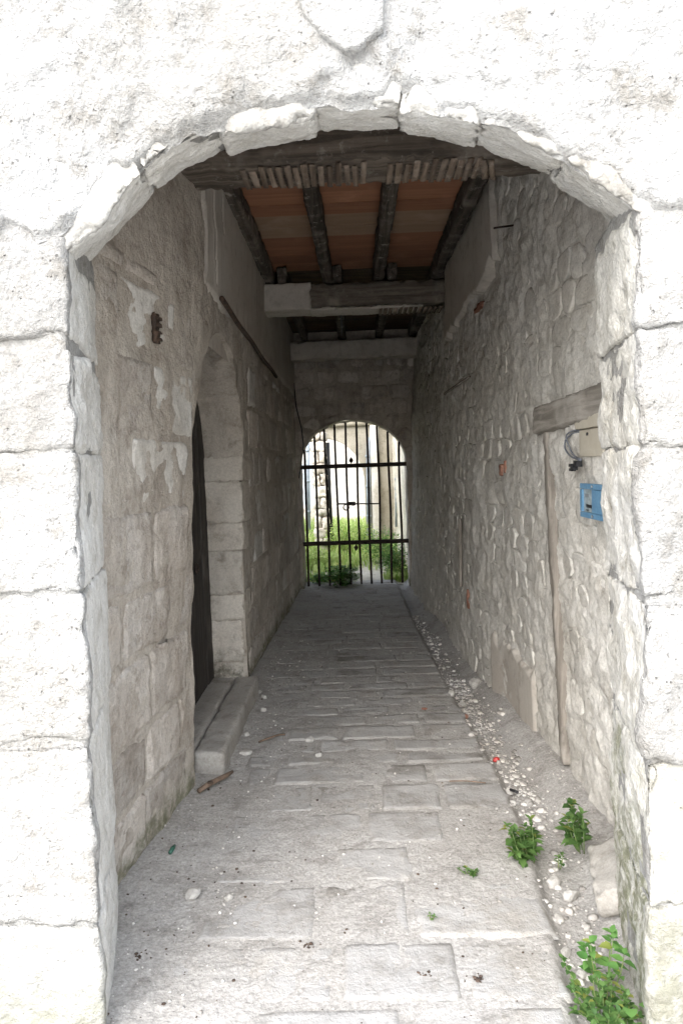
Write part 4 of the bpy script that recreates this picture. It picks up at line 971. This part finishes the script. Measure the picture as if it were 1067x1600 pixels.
# white house behind
wh = empty('white_house', (-1.5, 20, 0), label='bright whitewashed house wall closing the courtyard', cat='house', kind='thing')
Xg, Zg = np.meshgrid(lin(-7, 2.5, .05), lin(-.1, 5, .06), indexing='ij')
obj('wall_face', grid_vf(np.stack([Xg, 20 - .04 * f2(Xg, Zg, 1.1, 4, .6, 48) - .02 * np.abs(f2(Xg, Zg, 5, 3, .6, 49)), Zg], -1)), M['white_wall'], wh)
dr2 = obj('door', rbox(-1.85, -1.22, 19.86, 19.95, 0, 1.75, res=.1, r=.01), M['paleblue'], wh, label='pale blue door', smooth=False)
obj('stone_base', rbox(-2.3, .3, 19.80, 19.97, -.1, .55, res=.06, r=.02, amp=.03, scale=4, edge=.03), M['yard_stone'], wh)
low = empty('ruined_wall', (-1.6, 16.6, 0), label='broken stone wall at the left of the courtyard', cat='wall', kind='thing')
i = 0; z = 0.0
while z < 2.7:
    hgt = random.uniform(.18, .28); x = -2.6 + random.random() * .1
    while x < -1.05 - .25 * (z > 1.6) * 0 and z + hgt > .0:
        w = random.uniform(.2, .4)
        if not (z < 1.75 and x + w > -1.35 and False):
            if z > 1.8 or x + w < -1.45: obj('stone', rough_box(w - .01, .3, hgt - .01, .05, .03, .015, 4, .02, seed=i + 200, warp=lambda P, x=x, w=w, z=z, hgt=hgt: P + np.array([x + w / 2, 16.6, z + hgt / 2])), M['yard_stone'], low)
        x += w; i += 1
    z += hgt
# grass and weeds of the yard
gr = np.random.default_rng(9); n = 19000
gy_ = 10.0 + 9.0 * gr.random(n) ** 1.5; gx = gr.uniform(-2.6, .72, n)
dens = f2(gx, gy_, .9, 3, .5, 50); path = (np.abs(gx - .05 - .10 * (gy_ - 10)) < .30) & (gy_ < 11.0)
keep = (dens + gr.normal(0, .3, n) > -.25) & ~path; gx, gy_ = gx[keep], gy_[keep]; n = len(gx)
L = gr.uniform(.05, .22, n) * np.where(gy_ > 12.5, 1.5, 1.0); W = gr.uniform(.010, .026, n); az = gr.uniform(0, 6.28, n); le = gr.uniform(.1, .7, n)
b = np.stack([gx, gy_, yard_h(gx, gy_)], -1); sx = np.stack([np.cos(az), np.sin(az), 0 * az], -1); dy = np.stack([-np.sin(az), np.cos(az), 0 * az], -1); up = np.array([0, 0, 1.0])
m1 = b + up * (L * .55)[:, None] + dy * (L * le * .3)[:, None]; tp = b + up * (L * (1 - .35 * le))[:, None] + dy * (L * le)[:, None]
V = np.stack([b - sx * W[:, None] * .4, b + sx * W[:, None] * .4, m1 + sx * W[:, None] * .6, m1 - sx * W[:, None] * .6, tp], 1).reshape(-1, 3)
k5 = np.arange(n)[:, None] * 5
obj('yard_grass', (V, [k5 + np.array([[0, 1, 2, 3]]), k5 + np.array([[3, 2, 4]])]), M['grass'], label='long green grass and herbs filling the courtyard', cat='grass', kind='stuff')
def bush(name, x, y, r, h, n, label, ls, seed, mat='leaf_big'):
    rg = np.random.default_rng(seed); z0 = yh(x, y) if y > 9.9 else 0.0
    root = empty(name, (x, y, z0), label=label, cat='plant', group='wild plants in the courtyard')
    n = int(n * 2.2); d = rg.normal(size=(n, 3)); d /= np.linalg.norm(d, axis=1, keepdims=True); rr = rg.random(n) ** .45
    c = d * rr[:, None] * np.array([r, r * .8, h / 2]) * (1 + .3 * fbm(d, 2.0, 2, .5, seed))[:, None] + np.array([x, y, z0 + h * .48]); c[:, 2] = np.maximum(c[:, 2], z0 + .01)
    a = rg.uniform(0, 6.28, n); t = rg.uniform(-.5, .7, n); s = ls * rg.uniform(.6, 1.3, n)
    u = np.stack([np.cos(a) * np.cos(t), np.sin(a) * np.cos(t), np.sin(t)], -1); v = np.stack([-np.sin(a), np.cos(a), 0 * a], -1)
    V = np.stack([c - u * s[:, None] * .5, c + v * s[:, None] * .32, c + u * s[:, None] * .5, c - v * s[:, None] * .32], 1).reshape(-1, 3)
    obj('foliage', (V, [np.arange(n * 4).reshape(-1, 4)]), M[mat], root)
    for i in range(5):
        e = rg.normal(0, r * .4, 2); obj('stem', tube([(x, y, z0), (x + e[0] * .5, y + e[1] * .5, z0 + h * .4), (x + e[0], y + e[1], z0 + h * .8)], .005, 5), M['stem'], root)
bush('wild_plant', -.24, 9.66, .27, .30, 900, 'bright green creeping plant pushing through the foot of the gate', .045, 1)
bush('wild_plant', -.58, 9.86, .13, .16, 260, 'small creeping plant at the left foot of the gate', .032, 2)
bush('wild_plant', .52, 10.4, .26, .52, 800, 'green bush behind the right side of the gate', .04, 3)
bush('wild_plant', .40, 11.6, .40, .60, 900, 'wide leafy bush farther back on the right of the yard', .045, 4)
bush('wild_plant', -.75, 11.4, .45, .34, 900, 'low leafy bush left of the yard path', .045, 5, 'grass')
bush('wild_plant', -.30, 12.9, .32, .70, 700, 'tall thin bush in the middle of the yard before the arch', .05, 6, 'grass')
bush('wild_plant', -1.1, 12.6, .4, .6, 700, 'tall grassy bush at the left of the yard', .05, 7, 'grass')
bush('wild_plant', .05, 13.6, .35, .6, 600, 'bush growing under the yard arch', .05, 8, 'grass')
